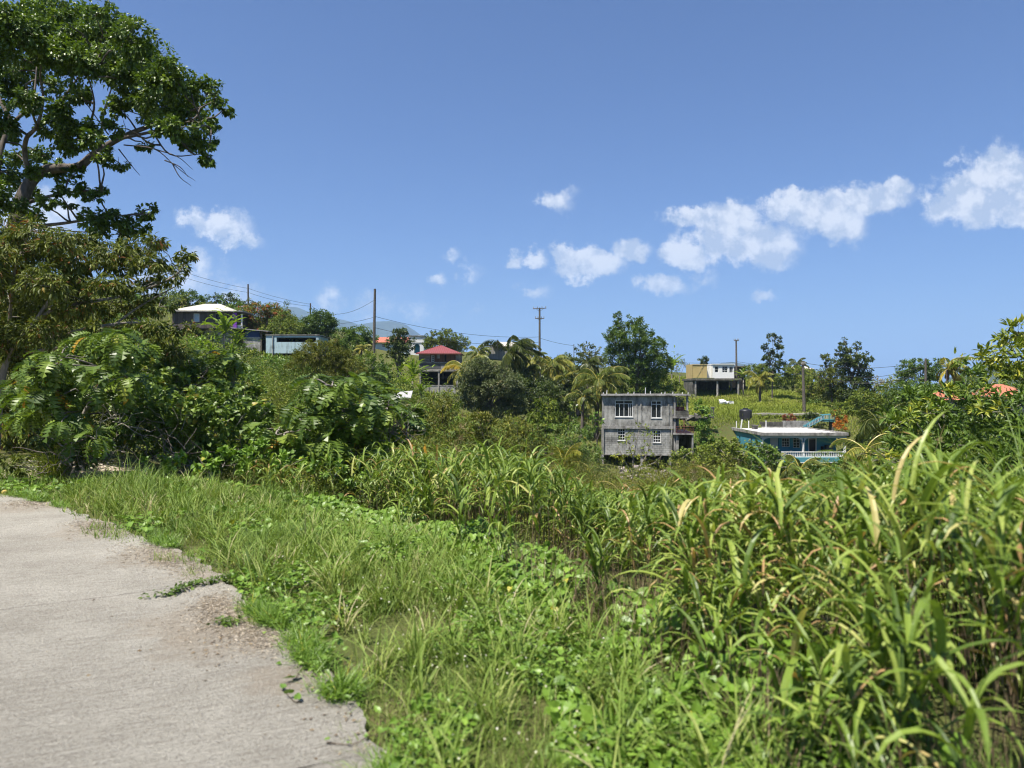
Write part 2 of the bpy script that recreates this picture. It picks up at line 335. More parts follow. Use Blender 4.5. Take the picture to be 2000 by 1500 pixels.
# ground, road
M_ground, q = newmat('hill_soil'); o = q.n('ShaderNodeTexCoord').outputs['Object']
n1 = q.noise(o, .12, 6, .6); n2 = q.noise(o, 2.6, 6, .7); n3 = q.noise(o, 18, 4, .6)
c = q.mix(q.mr(n1, .4, .6), (.085, .10, .03), (.12, .13, .04)); c = q.mix(q.mr(n2, .5, .68), c, (.12, .09, .05)); c = q.mix(q.mr(n3, .4, .65, 0, .6), c, (.05, .06, .02))
pbr(q, c, .95, .1, 0, bumpn(q, n3, .8, .04))
M_road, q = newmat('brushed_concrete'); o = q.n('ShaderNodeTexCoord').outputs['Object']
rt = q.n('ShaderNodeVectorRotate', rotation_type='Z_AXIS'); q.put(rt.inputs['Vector'], o); rt.inputs['Angle'].default_value = math.radians(-27)
lo_ = rt.outputs[0]
br1 = q.noise(q.v('MULTIPLY', lo_, (3.2, 60, 1)), 1.6, 6, .8, .6); br2 = q.noise(q.v('MULTIPLY', lo_, (2.2, 12, 1)), 2, 5, .75, .8)
bl = q.noise(o, 1.1, 6, .62); sp = q.noise(o, 60, 3, .6); st = q.noise(q.v('ADD', o, (7, 3, 0)), .55, 5, .6)
c = q.mix(q.mr(bl, .32, .68), (.365, .34, .285), (.55, .52, .445)); c = q.mix(q.mr(br1, .48, .58, 0, .5), c, (.20, .175, .14)); c = q.mix(q.mr(br2, .5, .7, 0, .4), c, (.62, .58, .50))
c = q.mix(q.mr(sp, .48, .66, 0, .6), c, (.19, .165, .135)); c = q.mix(q.mr(st, .55, .75, 0, .35), c, (.30, .255, .20))
for (dx_, dy_, rr_) in ((-1.85,4.75,.55),(-2.2,5.1,.5),(-3.3,7.2,.75),(-2.6,6.5,.5),(-4.6,8.5,.8),(-6.6,10.2,.9),(-1.25,4.1,.35)):
    dq = q.m('ADD', q.v('DISTANCE', o, (dx_, dy_, 0)), q.m('MULTIPLY', q.m('SUBTRACT', q.noise(o, 4.5, 5, .7), .5), .9*rr_*2))
    c = q.mix(q.mr(dq, rr_*.35, rr_, .6, 0, 'SMOOTHSTEP'), c, (.34, .285, .215))
agg = q.noise(o, 32, 4, .75); c = q.mix(q.mr(agg, .5, .62, 0, .25), c, (.62, .59, .52)); c = q.mix(q.mr(agg, .42, .34, 0, .3), c, (.20, .18, .15))
pit = q.noise(o, 26, 5, .8); c = q.mix(q.mr(pit, .60, .70, 0, .75), c, (.11, .095, .08))
br3 = q.noise(q.v('MULTIPLY', lo_, (3.0, 30, 1)), 1.5, 6, .85, 1.0); c = q.mix(q.mr(br3, .52, .62, 0, .38), c, (.19, .165, .135)); c = q.mix(q.mr(br3, .46, .38, 0, .35), c, (.60, .565, .49))
# the two construction joints that crossed the slab
for (ax, ay, bx_, by_, wd) in ((-4.3, 5.02, -2.42, 6.16, .010), (-8.6, 10.35, -6.0, 10.75, .02)):
    L = math.hypot(bx_-ax, by_-ay); nx, ny = -(by_-ay)/L, (bx_-ax)/L
    wig = q.m('MULTIPLY', q.m('SUBTRACT', q.noise(o, 2.2, 4, .6), .5), .16)
    dd = q.m('ABSOLUTE', q.m('ADD', q.m('SUBTRACT', q.v('DOT_PRODUCT', o, (nx, ny, 0)), nx*ax+ny*ay), wig))
    c = q.mix(q.mr(q.m('ADD', dd, q.m('MULTIPLY', q.m('SUBTRACT', sp, .5), .03)), 0, wd, .85, 0), c, (.075, .068, .06))
hh = q.m('ADD', q.m('MULTIPLY', br1, 1.0), q.m('ADD', q.m('MULTIPLY', bl, .5), q.m('MULTIPLY', sp, .8)))
pbr(q, c, .9, .2, 0, bumpn(q, hh, 1.0, .025))

# ---------------------------------------------------------------- leaves
def leaf_tpl(kind):
    """unit leaf: stalk at origin, tip at +Y, face +Z; triangles"""
    if kind == 'diamond': V = [(0,0,0),(.5,.45,.06),(0,1,-.1),(-.5,.45,.06)]; Fa = [(0,1,2),(0,2,3)]
    elif kind == 'lance': V = [(0,0,0),(.5,.35,.05),(.38,.7,-.02),(0,1,-.22),(-.38,.7,-.02),(-.5,.35,.05),(0,.5,-.03)]; Fa = [(0,1,6),(1,2,6),(2,3,6),(3,4,6),(4,5,6),(5,0,6)]
    elif kind == 'heart': V = [(0,.05,0),(.32,-.12,.05),(.52,.15,.08),(.42,.5,.05),(0,1,-.14),(-.42,.5,.05),(-.52,.15,.08),(-.32,-.12,.05),(0,.4,-.05)]; Fa = [(i, (i+1) % 8, 8) for i in range(8)]
    elif kind == 'lobed':
        V = []; Fa = []
        rows = [(0,.0),(.14,.0),(.3,-.03),(.46,-.10),(.62,-.21),(.78,-.36),(.96,-.62)]
        for y, z in rows: V.append((0, y, z))
        reach = [.34,.48,.52,.48,.40,.24]
        for sgn in (1, -1):
            for i in range(6):
                y0, z0 = rows[i]; y1, z1 = rows[i+1]; w = reach[i]
                k = len(V); V += [(sgn*w, y0*.4+y1*.6+.12, (z0+z1)/2-w*.22+.03), (sgn*w*.82, (y0+y1)/2+.11, (z0+z1)/2+.025)]
                a, b = (i, i+1)
                Fa += [(a, k, k+1), (a, k+1, b)] if sgn > 0 else [(a, k+1, k), (a, b, k+1)]
                if i < 5: V.append((sgn*w*.66, y1+.03, z1+.01)); Fa.append((b, k+1, k+2) if sgn > 0 else (b, k+2, k+1))
    return np.array(V, dtype=float), np.array(Fa)
TPL = {k: leaf_tpl(k) for k in ('diamond', 'lance', 'heart', 'lobed')}
def nrm(a): return a/(np.linalg.norm(a, axis=-1, keepdims=True)+1e-9)
class LB:
    """collects leaves of any kind into one triangle soup with a per-leaf value"""
    def __init__(s): s.V = []; s.F = []; s.R = []; s.n = 0
    def leaves(s, pos, axis, up, length, width, rnd, kind='diamond'):
        n = len(pos)
        if n == 0: return s
        tv, tf = TPL[kind]; k = len(tv)
        Y = nrm(axis); X = nrm(np.cross(Y, up)); Z = np.cross(X, Y)
        L = np.broadcast_to(length, (n,))[:, None, None]; Wd = np.broadcast_to(width, (n,))[:, None, None]
        V = pos[:, None]+tv[None, :, 0:1]*Wd*X[:, None]+tv[None, :, 1:2]*L*Y[:, None]+tv[None, :, 2:3]*L*Z[:, None]
        s.V.append(V.reshape(-1, 3)); s.F.append((tf[None]+(np.arange(n)*k)[:, None, None]).reshape(-1, 3)+s.n)
        s.R.append(np.repeat(np.clip(np.broadcast_to(rnd, (n,)), 0, 1), k)); s.n += n*k; return s
    def blades(s, base, az, L, w, lean, curve, rnd, segs=5, fold=.25, pw=1.3, tip=.75):
        n = len(base)
        if n == 0: return s
        az, L, w, lean, curve, rnd = [np.broadcast_to(np.asarray(a, dtype=float), (n,)) for a in (az, L, w, lean, curve, rnd)]
        h = np.stack([np.sin(az), np.cos(az), 0*az], 1); sd = np.stack([np.cos(az), -np.sin(az), 0*az], 1)
        p = np.array(base, dtype=float); rows = []
        for i in range(segs+1):
            t = i/segs; th = lean+curve*t**pw
            wd = w*((t+.12)**.4)*max(1-t, 0)**tip*1.35
            nv = -np.cos(th)[:, None]*h+np.sin(th)[:, None]*np.array([0, 0, 1.])
            if i == segs: rows.append(p[:, None])
            else:
                a = p+sd*(wd/2)[:, None]+nv*(wd*fold)[:, None]; b = p-sd*(wd/2)[:, None]+nv*(wd*fold)[:, None]
                rows.append(np.stack([a, p, b], 1))
            d = np.sin(th)[:, None]*h+np.cos(th)[:, None]*np.array([0, 0, 1.]); p = p+d*(L/segs)[:, None]
        V = np.concatenate(rows, 1); k = V.shape[1]; f = []
        for i in range(segs-1):
            a = 3*i; b = a+3
            f += [(a, a+1, b+1), (a, b+1, b), (a+1, a+2, b+2), (a+1, b+2, b+1)]
        a = 3*(segs-1); f += [(a, a+1, a+3), (a+1, a+2, a+3)]
        f = np.array(f)
        s.V.append(V.reshape(-1, 3)); s.F.append((f[None]+(np.arange(n)*k)[:, None, None]).reshape(-1, 3)+s.n)
        s.R.append(np.repeat(np.clip(rnd, 0, 1), k)); s.n += n*k; return s
    def foliage(s, c, r, n, size, aspect=.5, kind='diamond', clumps=None, droop=.3, spread=.42, bias=0., var=.45, hollow=.35, upb=.9):
        """leaves in sub-clumps spread through an ellipsoid: light and dark clumps, ragged outline"""
        c = np.asarray(c, dtype=float); r = np.asarray(r, dtype=float)
        m = clumps or max(5, int(n/55)); d = nrm(rng.normal(size=(m, 3))); rad = hollow+(1-hollow)*rng.random(m)**.6
        rad = rad*rng.uniform(.82, 1.18, m)
        cc = c+d*rad[:, None]*r; cs = rng.uniform(.55, 1.35, m)*r.min()*spread; cv = rng.normal(0, .16, m)
        i = rng.integers(0, m, n); off = rng.normal(size=(n, 3)); off = off/np.linalg.norm(off, axis=1)[:, None]*(rng.random(n)**.45)[:, None]
        pos = cc[i]+off*cs[i][:, None]*np.array([1, 1, .72])
        ax = off*.9+d[i]*.5+rng.normal(0, .45, (n, 3)); ax[:, 2] -= droop
        up = rng.normal(0, .55, (n, 3)); up[:, 2] += upb
        L = size*rng.uniform(.65, 1.3, n)
        rn = .45+bias+cv[i]+rng.normal(0, var*.4, n)
        return s.leaves(pos, ax, up, L, L*aspect, rn, kind)
    def build(s, name, mat, root=None, extra=None):
        return part(name, np.concatenate(s.V), np.concatenate(s.F), mat, root, np.concatenate(s.R))

# ---------------------------------------------------------------- terrain, sea, hills, road
def sgrid(a, b, n, k, c=0):
    t = np.linspace(-1, 1, n); s = np.sinh(t*k)/np.sinh(k)
    return c+np.where(s < 0, -s*(a-c), s*(b-c))
gx = sgrid(-9000, 9000, 210, 8.2, 0); gy = sgrid(-600, 14000, 260, 8.6, 4)
GX, GY = np.meshgrid(gx, gy); GZ = T(GX, GY)
V = np.stack([GX.ravel(), GY.ravel(), GZ.ravel()], 1); nx = len(gx)
I = (np.arange(len(gy)-1)[:, None]*nx+np.arange(nx-1)[None]).ravel()
tagp(part('ground', V, np.stack([I, I+1, I+nx+1, I+nx], 1), M_ground, smooth=True), 'green hilly ground falling into a valley and rising to the houses', kind='structure')
M_sea, q = newmat('sea_water'); o = q.n('ShaderNodeTexCoord').outputs['Object']
pbr(q, (.015, .05, .09), .25, .5, 0, bumpn(q, q.noise(o, .05, 4, .6), .4, 1.5))
tagp(MB().add([(-9000, 260, -60), (9000, 260, -60), (9000, 14000, -60), (-9000, 14000, -60)], [(0, 1, 2, 3)]).build('sea', M_sea, None), kind='structure')
def ridge(name, prof, D, depth, base, mat, rough=12, seed=1):
    r2 = np.random.default_rng(seed); ux = np.linspace(prof[0][0], prof[-1][0], 150); pz = np.interp(ux, [a for a, b in prof], [b for a, b in prof])
    vs = np.linspace(-1, 1, 41); X = np.empty((41, 150)); Y = np.empty_like(X); Z = np.empty_like(X)
    ph = r2.uniform(0, 6.28, (14, 2)); fr = r2.normal(0, 1, (14, 2))*6
    for j, vv in enumerate(vs):
        d = D+vv*depth; top = CZ+(HZ-pz)/F*D; X[j] = (ux-1000)/F*D*(1+.05*vv); Y[j] = d
        nz = sum(np.sin((ux-prof[0][0])/40*fr[k, 0]+vv*fr[k, 1]+ph[k, 0]) for k in range(14))*rough*abs(vv)
        sh = (1-abs(vv))**.75 if vv < 0 else (1-vv**2)
        Z[j] = base+(top-base)*sh+nz*(1-abs(vv))*2
    V = np.stack([X.ravel(), Y.ravel(), Z.ravel()], 1); I = (np.arange(40)[:, None]*150+np.arange(149)[None]).ravel()
    return tagp(part(name, V, np.stack([I, I+1, I+151, I+150], 1), mat, smooth=True), kind='structure')
M_hill = flat('forested_hill', (.075, .095, .055), .95, .1, var=.6, sc=.02)
ridge('mountain', [(430,700),(460,640),(500,612),(550,598),(580,600),(600,608),(630,617),(652,621),(680,627),(700,634),(735,628),(765,627),(790,633),(815,650),(835,663),(860,672),(920,690),(960,700),(1000,712),(1060,724),(1110,750)], 5000, 1500, -80, M_hill, 10, 1)['label'] = 'hazy blue mountain range beyond the hillside houses'
ridge('mountain', [(1370,740),(1385,716),(1410,709),(1430,707),(1460,712),(1500,722),(1530,736),(1560,755)], 4200, 900, -80, M_hill, 4, 5)['label'] = 'small hazy blue peak behind the white upper house'
ridge('hill', [(1870,775),(1900,742),(1930,724),(1955,713),(1990,716),(2030,702),(2100,690),(2200,700),(2300,740)], 1500, 400, -80, M_hill, 3, 8)['label'] = 'grey green wooded hill at the right edge'

# road slab: right edge follows EDGE with a broken outline, 5 m wide
ed = smooth_line(EDGE, 6); tt = np.gradient(ed, axis=0); tt /= np.linalg.norm(tt, axis=1)[:, None]; nn = np.stack([-tt[:, 1], tt[:, 0]], 1)
jr = bump(ed[:, 0], ed[:, 1], .16)*.05+bump(ed[:, 0]+4, ed[:, 1], .05)*.012
ra = ed+nn*(np.clip(jr, -.1, .1)[:, None]); wdt = 5.2
rows = [ra+nn*(wdt*f) for f in np.linspace(0, 1, 16)]; nr = len(ed)
Vt = np.concatenate([np.c_[r, np.full(nr, .0)] for r in rows]); Vb = np.c_[rows[0], np.full(nr, -.14)]; Vc = np.c_[rows[-1], np.full(nr, -.14)]
V = np.concatenate([Vt, Vb, Vc]); i = np.arange(nr-1)
Fq = [np.stack([k*nr+i, k*nr+i+1, (k+1)*nr+i+1, (k+1)*nr+i], 1) for k in range(15)]
k0 = 16*nr; Fq += [np.stack([i, k0+i, k0+i+1, i+1], 1), np.stack([15*nr+i, 15*nr+i+1, k0+nr+i+1, k0+nr+i], 1)]
tagp(part('road', V, [np.concatenate(Fq)], M_road), 'rough brushed concrete lane curving away to the left', kind='structure')
# concrete footpath on the far hillside
M_path = flat('path_concrete', (.36, .34, .28), .9, .2, var=.2)
pp = [P(x, 810, 88) for x in np.linspace(1330, 1600, 40)]
V = []
for p in pp:
    z = float(T(np.array([p[0]]), np.array([p[1]]))[0])+.05; V += [(p[0], p[1]-.7, z), (p[0], p[1]+.7, z+.02), (p[0], p[1]-.7, z-.25)]
V = np.array(V); i = np.arange(39)*3
tagp(part('path', V, np.concatenate([np.stack([i, i+3, i+4, i+1], 1), np.stack([i+2, i+5, i+3, i], 1)]), M_path), 'narrow pale concrete footpath across the far grassy slope', kind='structure')
# ---------------------------------------------------------------- the air
m_air, q = newmat('hazy_air'); vp = q.n('ShaderNodeVolumePrincipled'); q.put(vp.inputs['Color'], (.48, .70, 1.0)); vp.inputs['Density'].default_value = 1.4e-4; vp.inputs['Anisotropy'].default_value = .15
q.nt.links.new(vp.outputs[0], q.out.inputs[1])
o = MB().box(-9500, 9500, -700, 14500, -110, 720).build('haze', m_air, None); tagp(o, kind='stuff')

# ---------------------------------------------------------------- buildings, measured on their facades
class H:
    """a building frame: x along the facade, y into it, z up; u, v are the photo's column and row on the facade plane at distance D"""
    def __init__(s, name, label, cat, D, u0, v0, rz=0, group=None):
        s.D, s.u0, s.v0, s.k = D, u0, v0, D/F
        s.root = thing(name, label, cat, tuple(P(u0, v0, D)), math.radians(rz), group)
    def x(s, u): return (u-s.u0)*s.k
    def z(s, v): return (s.v0-v)*s.k
    def box(s, name, mat, *bs, parent=None, label=None):
        if len(bs) > 1 and name in ('side_block', 'side_wall', 'patch_board', 'pilaster', 'left_wall', 'shelf', 'side_post', 'window', 'balcony_slab', 'balcony_wall', 'post', 'porch_side', 'undercroft_wall'):
            for q_ in bs: o = s.box(name, mat, q_, parent=parent, label=label)
            return o
        m = MB()
        for (u0, u1, v0, v1, d0, d1) in bs: m.box(s.x(u0), s.x(u1), d0, d1, s.z(v1), s.z(v0))
        o = m.build(name, mat, parent or s.root)
        if label: o['label'] = label
        return o
    def wall(s, name, mat, u0, u1, v0, v1, d0, d1, holes, label=None):
        """wall slab with rectangular openings (u0,u1,v0,v1)"""
        us = sorted({u0, u1, *[h[0] for h in holes], *[h[1] for h in holes]}); vs = sorted({v0, v1, *[h[2] for h in holes], *[h[3] for h in holes]})
        bs = []
        for a, b in zip(us[:-1], us[1:]):
            run = None
            for c, d in zip(vs[:-1], vs[1:]):
                hole = any(h[0] <= (a+b)/2 <= h[1] and h[2] <= (c+d)/2 <= h[3] for h in holes)
                if not hole: run = (run[0], d) if run else (c, d)
                if (hole or d == vs[-1]) and run: bs.append((a, b, run[0], run[1], d0, d1)); run = None
        return s.box(name, mat, *bs, label=label)
    def window(s, u0, u1, v0, v1, d, us=(), vs=(), t=.9, frame=None, name='window', sill=True, glass=None, vparts=()):
        fm = frame or M_white; bs = [(u0, u1, v0, v0+t, d-.06, d+.05), (u0, u1, v1-t, v1, d-.06, d+.05), (u0, u0+t, v0+t, v1-t, d-.06, d+.05), (u1-t, u1, v0+t, v1-t, d-.06, d+.05)]
        for a in us: bs.append((a-t*.35, a+t*.35, v0+t, v1-t, d-.035, d+.035))
        for b in vs: bs.append((u0+t, u1-t, b-t*.35, b+t*.35, d-.045, d+.045))
        for a, c0, c1 in vparts: bs.append((a-t*.4, a+t*.4, c0, c1, d-.04, d+.04))
        w = s.box(name, fm, *bs)
        s.box('pane', glass or M_glass, (u0+t, u1-t, v0+t, v1-t, d+.055, d+.075), parent=w)
        if sill: s.box('sill', fm, (u0-1, u1+1, v1+.05, v1+1.1, d-.16, d+.1), parent=w)
        return w

# -- grey concrete building
b = H('concrete_building', 'unfinished grey concrete two storey building with stained walls and open balconies', 'building', 70, 1175, 920, -6.5)
W1, W2, W3, W4 = (1201,1235,782,814), (1270.5,1290,782.5,816), (1206,1220.5,837,860), (1274,1288.5,840,863.5)
b.wall('upper_wall', M_conc, 1176.5, 1311, 773, 831.5, .0, .22, [W1, W2])
b.wall('lower_wall', M_block, 1179.5, 1307.5, 837, 886, .05, .27, [W3, W4], label='grey block lower wall')
b.box('side_wall', M_conc, (1176.5,1181,773,831.5,.221,7.8), (1306,1311,773,831.5,.221,7.8), (1179.5,1184,837,886,.271,7.6), (1303,1307.5,837,886,.271,7.6), (1176.5,1311,773,886,7.801,8.0))
b.box('floor_beam', M_slab, (1175.5,1312.5,831.5,837,-.08,8.0), (1176,1310,886,888.5,-.02,7.9))
b.box('floor_slab', M_dark, (1185,1302,834,836,.3,7.7))
r = b.box('roof', M_slab, (1174,1344.5,770,773,-.35,8.3))
m = MB()
for uu, hh_ in ((1178,4), (1185,8), (1203,3), (1226,4), (1237.5,5), (1259.5,13), (1269,6), (1290,4), (1297,5), (1312,5), (1330,4), (1341,4)):
    MB().tube([(b.x(uu), .3, b.z(770.2)), (b.x(uu+.6), .3, b.z(770-hh_))], .035, 5).build('rebar_stub', M_white, r)
b.box('pilaster', M_conc, (1241,1244,773.1,831.4,-.05,-.001), (1249,1252,773.1,831.4,-.07,-.001), (1302,1305,773.1,831.4,-.06,-.001), (1176.6,1179,773.1,831.4,-.05,-.001))
b.box('column', M_slab, (1174.5,1179,837.1,935,-.1,.3))
b.box('column', M_slab, (1250,1255,888.6,935,.1,.5)); b.box('column', M_slab, (1304,1308.5,888.6,930,.1,.5))
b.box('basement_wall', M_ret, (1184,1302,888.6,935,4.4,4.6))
b.box('drain_pipe', M_slab, (1308.2,1310,838,892,-.2,-.05))
t = 1.15
b.window(*W1, .1, us=(), vs=(788.6,), vparts=((1218.2,783,813), (1209.5,789,813), (1227,789,813), (1230.2,789,813)), t=1.25)
b.window(*W2, .1, vs=(789.4,), vparts=((1280.3,783,815),), t=1.25)
b.window(*W3, .15, us=(1210.7,1215.3), vs=(843,848.6,854.4), t=1.0)
b.window(*W4, .15, us=(1278.6,1283.4), vs=(846,852,857.8), t=1.0)
# open balcony wing
b.box('balcony_column', M_slab, (1313,1316.5,773.1,887,-.12,.3)); b.box('balcony_column', M_slab, (1337.5,1340.5,773.1,801,-.12,.3)); b.box('balcony_column', M_slab, (1318.5,1321,773.1,801,4.5,4.8))
b.box('balcony_parapet', M_ret, (1316.6,1341.5,802,813,-.15,0), (1338.5,1341.5,802,813,.01,5))
b.box('balcony_slab', M_slab, (1311.3,1342.5,813.1,816,-.25,6), (1311.3,1349.5,844.5,847.5,-.5,6))
b.box('balcony_wall', M_conc, (1316.6,1333,776,801,6.2,6.4), (1316.6,1336,818,843,5.8,6.0))
M_rust = flat('rust_red_steel', (.30, .115, .085), .7, .3, .1, var=.4, sc=6)
m = MB()
for vv in (831.5, 836, 840, 843.6): m.box(b.x(1316.6), b.x(1349.5), -.5, -.46, b.z(vv+.6), b.z(vv))
for uu in (1317, 1324, 1331, 1337, 1343, 1349): m.box(b.x(uu), b.x(uu+.7), -.455, -.415, b.z(844.4), b.z(830.8))
m.tube([(b.x(1332.5), -.4, b.z(840)), (b.x(1331.5), -.4, b.z(819))], .045, 6)
m.build('steel_railing', M_rust, b.root)
m = MB()
for k in range(7): m.box(b.x(1342-1.6*k), b.x(1346-1.6*k), .6+.3*k, .95+.3*k, b.z(829-2.1*k+.9), b.z(829-2.1*k))
m.build('stair', M_slab, b.root)
m = MB()
for uu, dd, zz in ((1318.5,.3,5),(1321.5,.4,7),(1325,.3,5),(1328,.5,6),(1331,.35,5)):
    m.lathe((b.x(uu), dd, b.z(802)), [(.09,-.2),(.13,.0),(.2,.18),(.16,.32),(.05,.4)], 7)
m.build('plant_pot', M_rust, b.root)
b.box('undercroft_wall', M_conc, (1320,1349,847.6,888,4.2,4.4), (1346.5,1349.5,847.6,884,-.4,4.15)); b.box('undercroft_column', M_slab, (1316.8,1322,847.6,888,-.3,.1))

# -- blue verandah house
teal = flat('teal_paint', (.07, .28, .38), .75, .3, var=.18, sc=1.2); tealb = flat('bright_teal_paint', (.08, .27, .33), .7, .3, var=.15, sc=1.5); pale = flat('pale_blue_paint', (.42, .50, .57), .7, .3, var=.12)
b = H('verandah_house', 'teal blue concrete house with white flat roof and arched white verandah', 'house', 72, 1487, 940)
M_rooft = flat('white_roof_membrane', (.70, .68, .66), .8, .2, var=.06, sc=.8)
hs = 10.6
m = MB(); z0, z1 = b.z(850.5), b.z(844.5); x0, x1 = b.x(1485), b.x(1654.5)
r = MB().box(x0, x1, -.3, 0, z0, z1).box(x0, x0+.3, .001, hs, z0, z1).box(x1-.3, x1, .001, hs, z0, z1).box(x0, x1, hs+.001, hs+.3, z0, z1).box(x0+.301, x1-.301, .001, hs, z0, z1-.22).build('roof', M_slab, b.root)
MB().box(x0+.31, x1-.31, .01, hs-.01, z1-.216, z1-.10).build('roof_membrane', M_rooft, r)
for uu, vv, dd in ((1490, 844, 8.5), (1520, 844, 9), (1560, 844, 9.3)): MB().tube([(b.x(uu), dd, z1-.1), (b.x(uu), dd, z1+.75)], .05, 6).build('vent_pipe', M_white, r)
MB().tube([(b.x(1487), 6.5, z1), (b.x(1490), 6.5, z1+1.0)], .07, 6).build('vent_pipe', M_white, r)
MB().box(b.x(1520), b.x(1528), 7.2, 8.0, z1-.09, z1+.28).box(b.x(1519), b.x(1529), 7.0, 8.2, z1+.281, z1+.36).build('roof_vent', M_ret, r)
# side wall (faces left) with tall slit openings
zt, zb = b.z(850.6), b.z(903)
def ypx(u_, X): return X*F/(1000-u_)*-1-72
Xl = (1488.5-1000)/F*72
segs = [(0.35, .9, True), (.9, 3.1, True), (3.1, 3.6, False), (3.6, 6.9, True), (6.9, 7.4, False), (7.4, 10.3, True)]
m = MB()
for a, c_, solid in segs:
    if solid: m.box(b.x(1488.5), b.x(1493), a, c_, zb, zt)
    else: m.box(b.x(1488.5), b.x(1493), a, c_, zb, b.z(889)).box(b.x(1488.5), b.x(1493), a, c_, b.z(861), zt)
m.box(b.x(1493.01), b.x(1652), 10.1, 10.3, zb, zt); m.box(b.x(1648), b.x(1652), 2.2, 10.09, zb, zt)
m.build('side_wall', teal, b.root)
for s_ in (3.11, 6.91): MB().box(b.x(1490), b.x(1491), s_, s_+.48, b.z(888.8), b.z(861.2)).build('side_window', M_glass, b.root)
Wn, Wn2, Dr, Dr2 = (1541.5,1557,854,876), (1564,1578,856,878), (1518,1535,854,892), (1594,1611,856,892)
b.wall('front_wall', teal, 1493.1, 1647.9, 850.7, 893, 2.0, 2.2, [Wn, Wn2, Dr, Dr2])
b.window(*Wn, 2.08, us=(1546.7,1551.9), vs=(859.5,865,870.5), t=.8, sill=False); b.window(*Wn2, 2.08, us=(1571,), vs=(861.5,867,872.5), t=.8, sill=False)
d_ = b.box('door', flat('white_door', (.52, .57, .62), .6, .3, var=.1), (1518.8,1534.2,858.5,892,2.06,2.12)); b.box('transom', M_glass, (1518.8,1534.2,854.4,857.6,2.06,2.1), parent=d_); b.box('handle', M_gal, (1531.5,1532.6,875,877,2.0,2.055), parent=d_)
d_ = b.box('door', flat('dark_brown_door', (.045, .035, .03), .5, .4), (1596,1609,860.5,892,2.08,2.14)); b.box('door_frame', M_white, (1594,1595.9,856,892,1.96,2.1), (1609.1,1611,856,892,1.96,2.1), (1595.9,1609.1,859,860.4,1.96,2.1), (1595.9,1609.1,856,857.1,1.96,2.1), parent=d_)
# arcade: columns with arched spandrels
def spandrel(m, ua, ub, vtop, vspring, side):
    """quarter-arch bracket beside a column"""
    pts = [(b.x(ua), b.z(vtop)), (b.x(ub), b.z(vtop))]; n = 8
    cx_, cz_ = b.x(ub), b.z(vspring)
    arc = [(b.x(ub)-(b.x(ub)-b.x(ua))*math.sin(a), b.z(vspring)+(b.z(vtop+.4)-b.z(vspring))*math.cos(a)) for a in np.linspace(0, math.pi/2, n)]
    for (xa, za), (xb, zb_) in zip(arc[:-1], arc[1:]):
        m.prism([(xa, za), (xa, b.z(vtop)), (xb, b.z(vtop)), (xb, zb_)], .0, .22)
for k, (uc, w_) in enumerate(((1488.3, 2.6), (1569, 2.6), (1650, 3.2))):
    col = b.box('verandah_column', M_white, (uc-w_*.5,uc+w_*.5,866,892,-.02,.24), (uc-w_*.8,uc+w_*.8,888,892.9,-.06,-.021), (uc-w_*.75,uc+w_*.75,864,866,-.05,.26))
m = MB(); m.box(b.x(1486.6), b.x(1653), -.02, .24, b.z(855.5), b.z(850.6))
for ua, ub in ((1489.6,1500), (1567.7,1557), (1570.3,1581), (1648.4,1638)): spandrel(m, ua, ub, 855.51, 866, 1)
m.build('arched_beam', pale, b.root)
rail = b.box('railing', M_white, (1489,1652,882,883.6,-.05,.12), (1489,1652,891.6,893,-.05,.12))
for k in range(46):
    uu = 1491+k*3.5; x_ = b.x(uu)
    MB().lathe((x_, .035, b.z(891.5)), [(.045,0),(.05,.05),(.03,.1),(.06,.2),(.03,.33),(.045,.38),(.045,.395)], 7).build('baluster', M_white, rail)
b.box('floor_slab', tealb, (1487,1654,893.1,902,-.25,10.2)); b.box('slab_trim', M_white, (1486.5,1654.5,902.1,903.6,-.32,.1))
b.box('basement_column', M_slab, (1612,1616,903.7,950,.3,.6)); b.box('basement_column', M_slab, (1648,1652,903.7,950,.3,.6)); b.box('basement_column', M_slab, (1560,1564,903.7,950,.3,.6)); b.box('basement_column', M_slab, (1488,1492,903.7,950,.3,.6))
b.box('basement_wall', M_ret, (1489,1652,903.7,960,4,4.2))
b.box('verandah_chair', M_dark, (1616,1622,880,882,1.2,1.6), (1616,1622,874,880,1.55,1.6), (1616,1617,882,892,1.2,1.25), (1621,1622,882,892,1.2,1.25)); b.box('verandah_box', M_ret, (1626,1640,872,892,1.5,1.9))
st = H('brick_stack', 'stack of loose red bricks on end under the blue verandah house', 'bricks', 72.3, 1620, 945)
m = MB(); rr = np.random.default_rng(6)
for k in range(13):
    v1 = 945-k*2.75
    for j in range(3):
        uu = 1620+j*5.4+rr.uniform(-.9,.9); m.box(st.x(uu), st.x(uu+5), rr.uniform(0,.1), .3, st.z(v1), st.z(v1-2.3))
m.build('red_bricks', flat('red_brick', (.36, .075, .06), .85, .2, var=.4, sc=5), st.root)
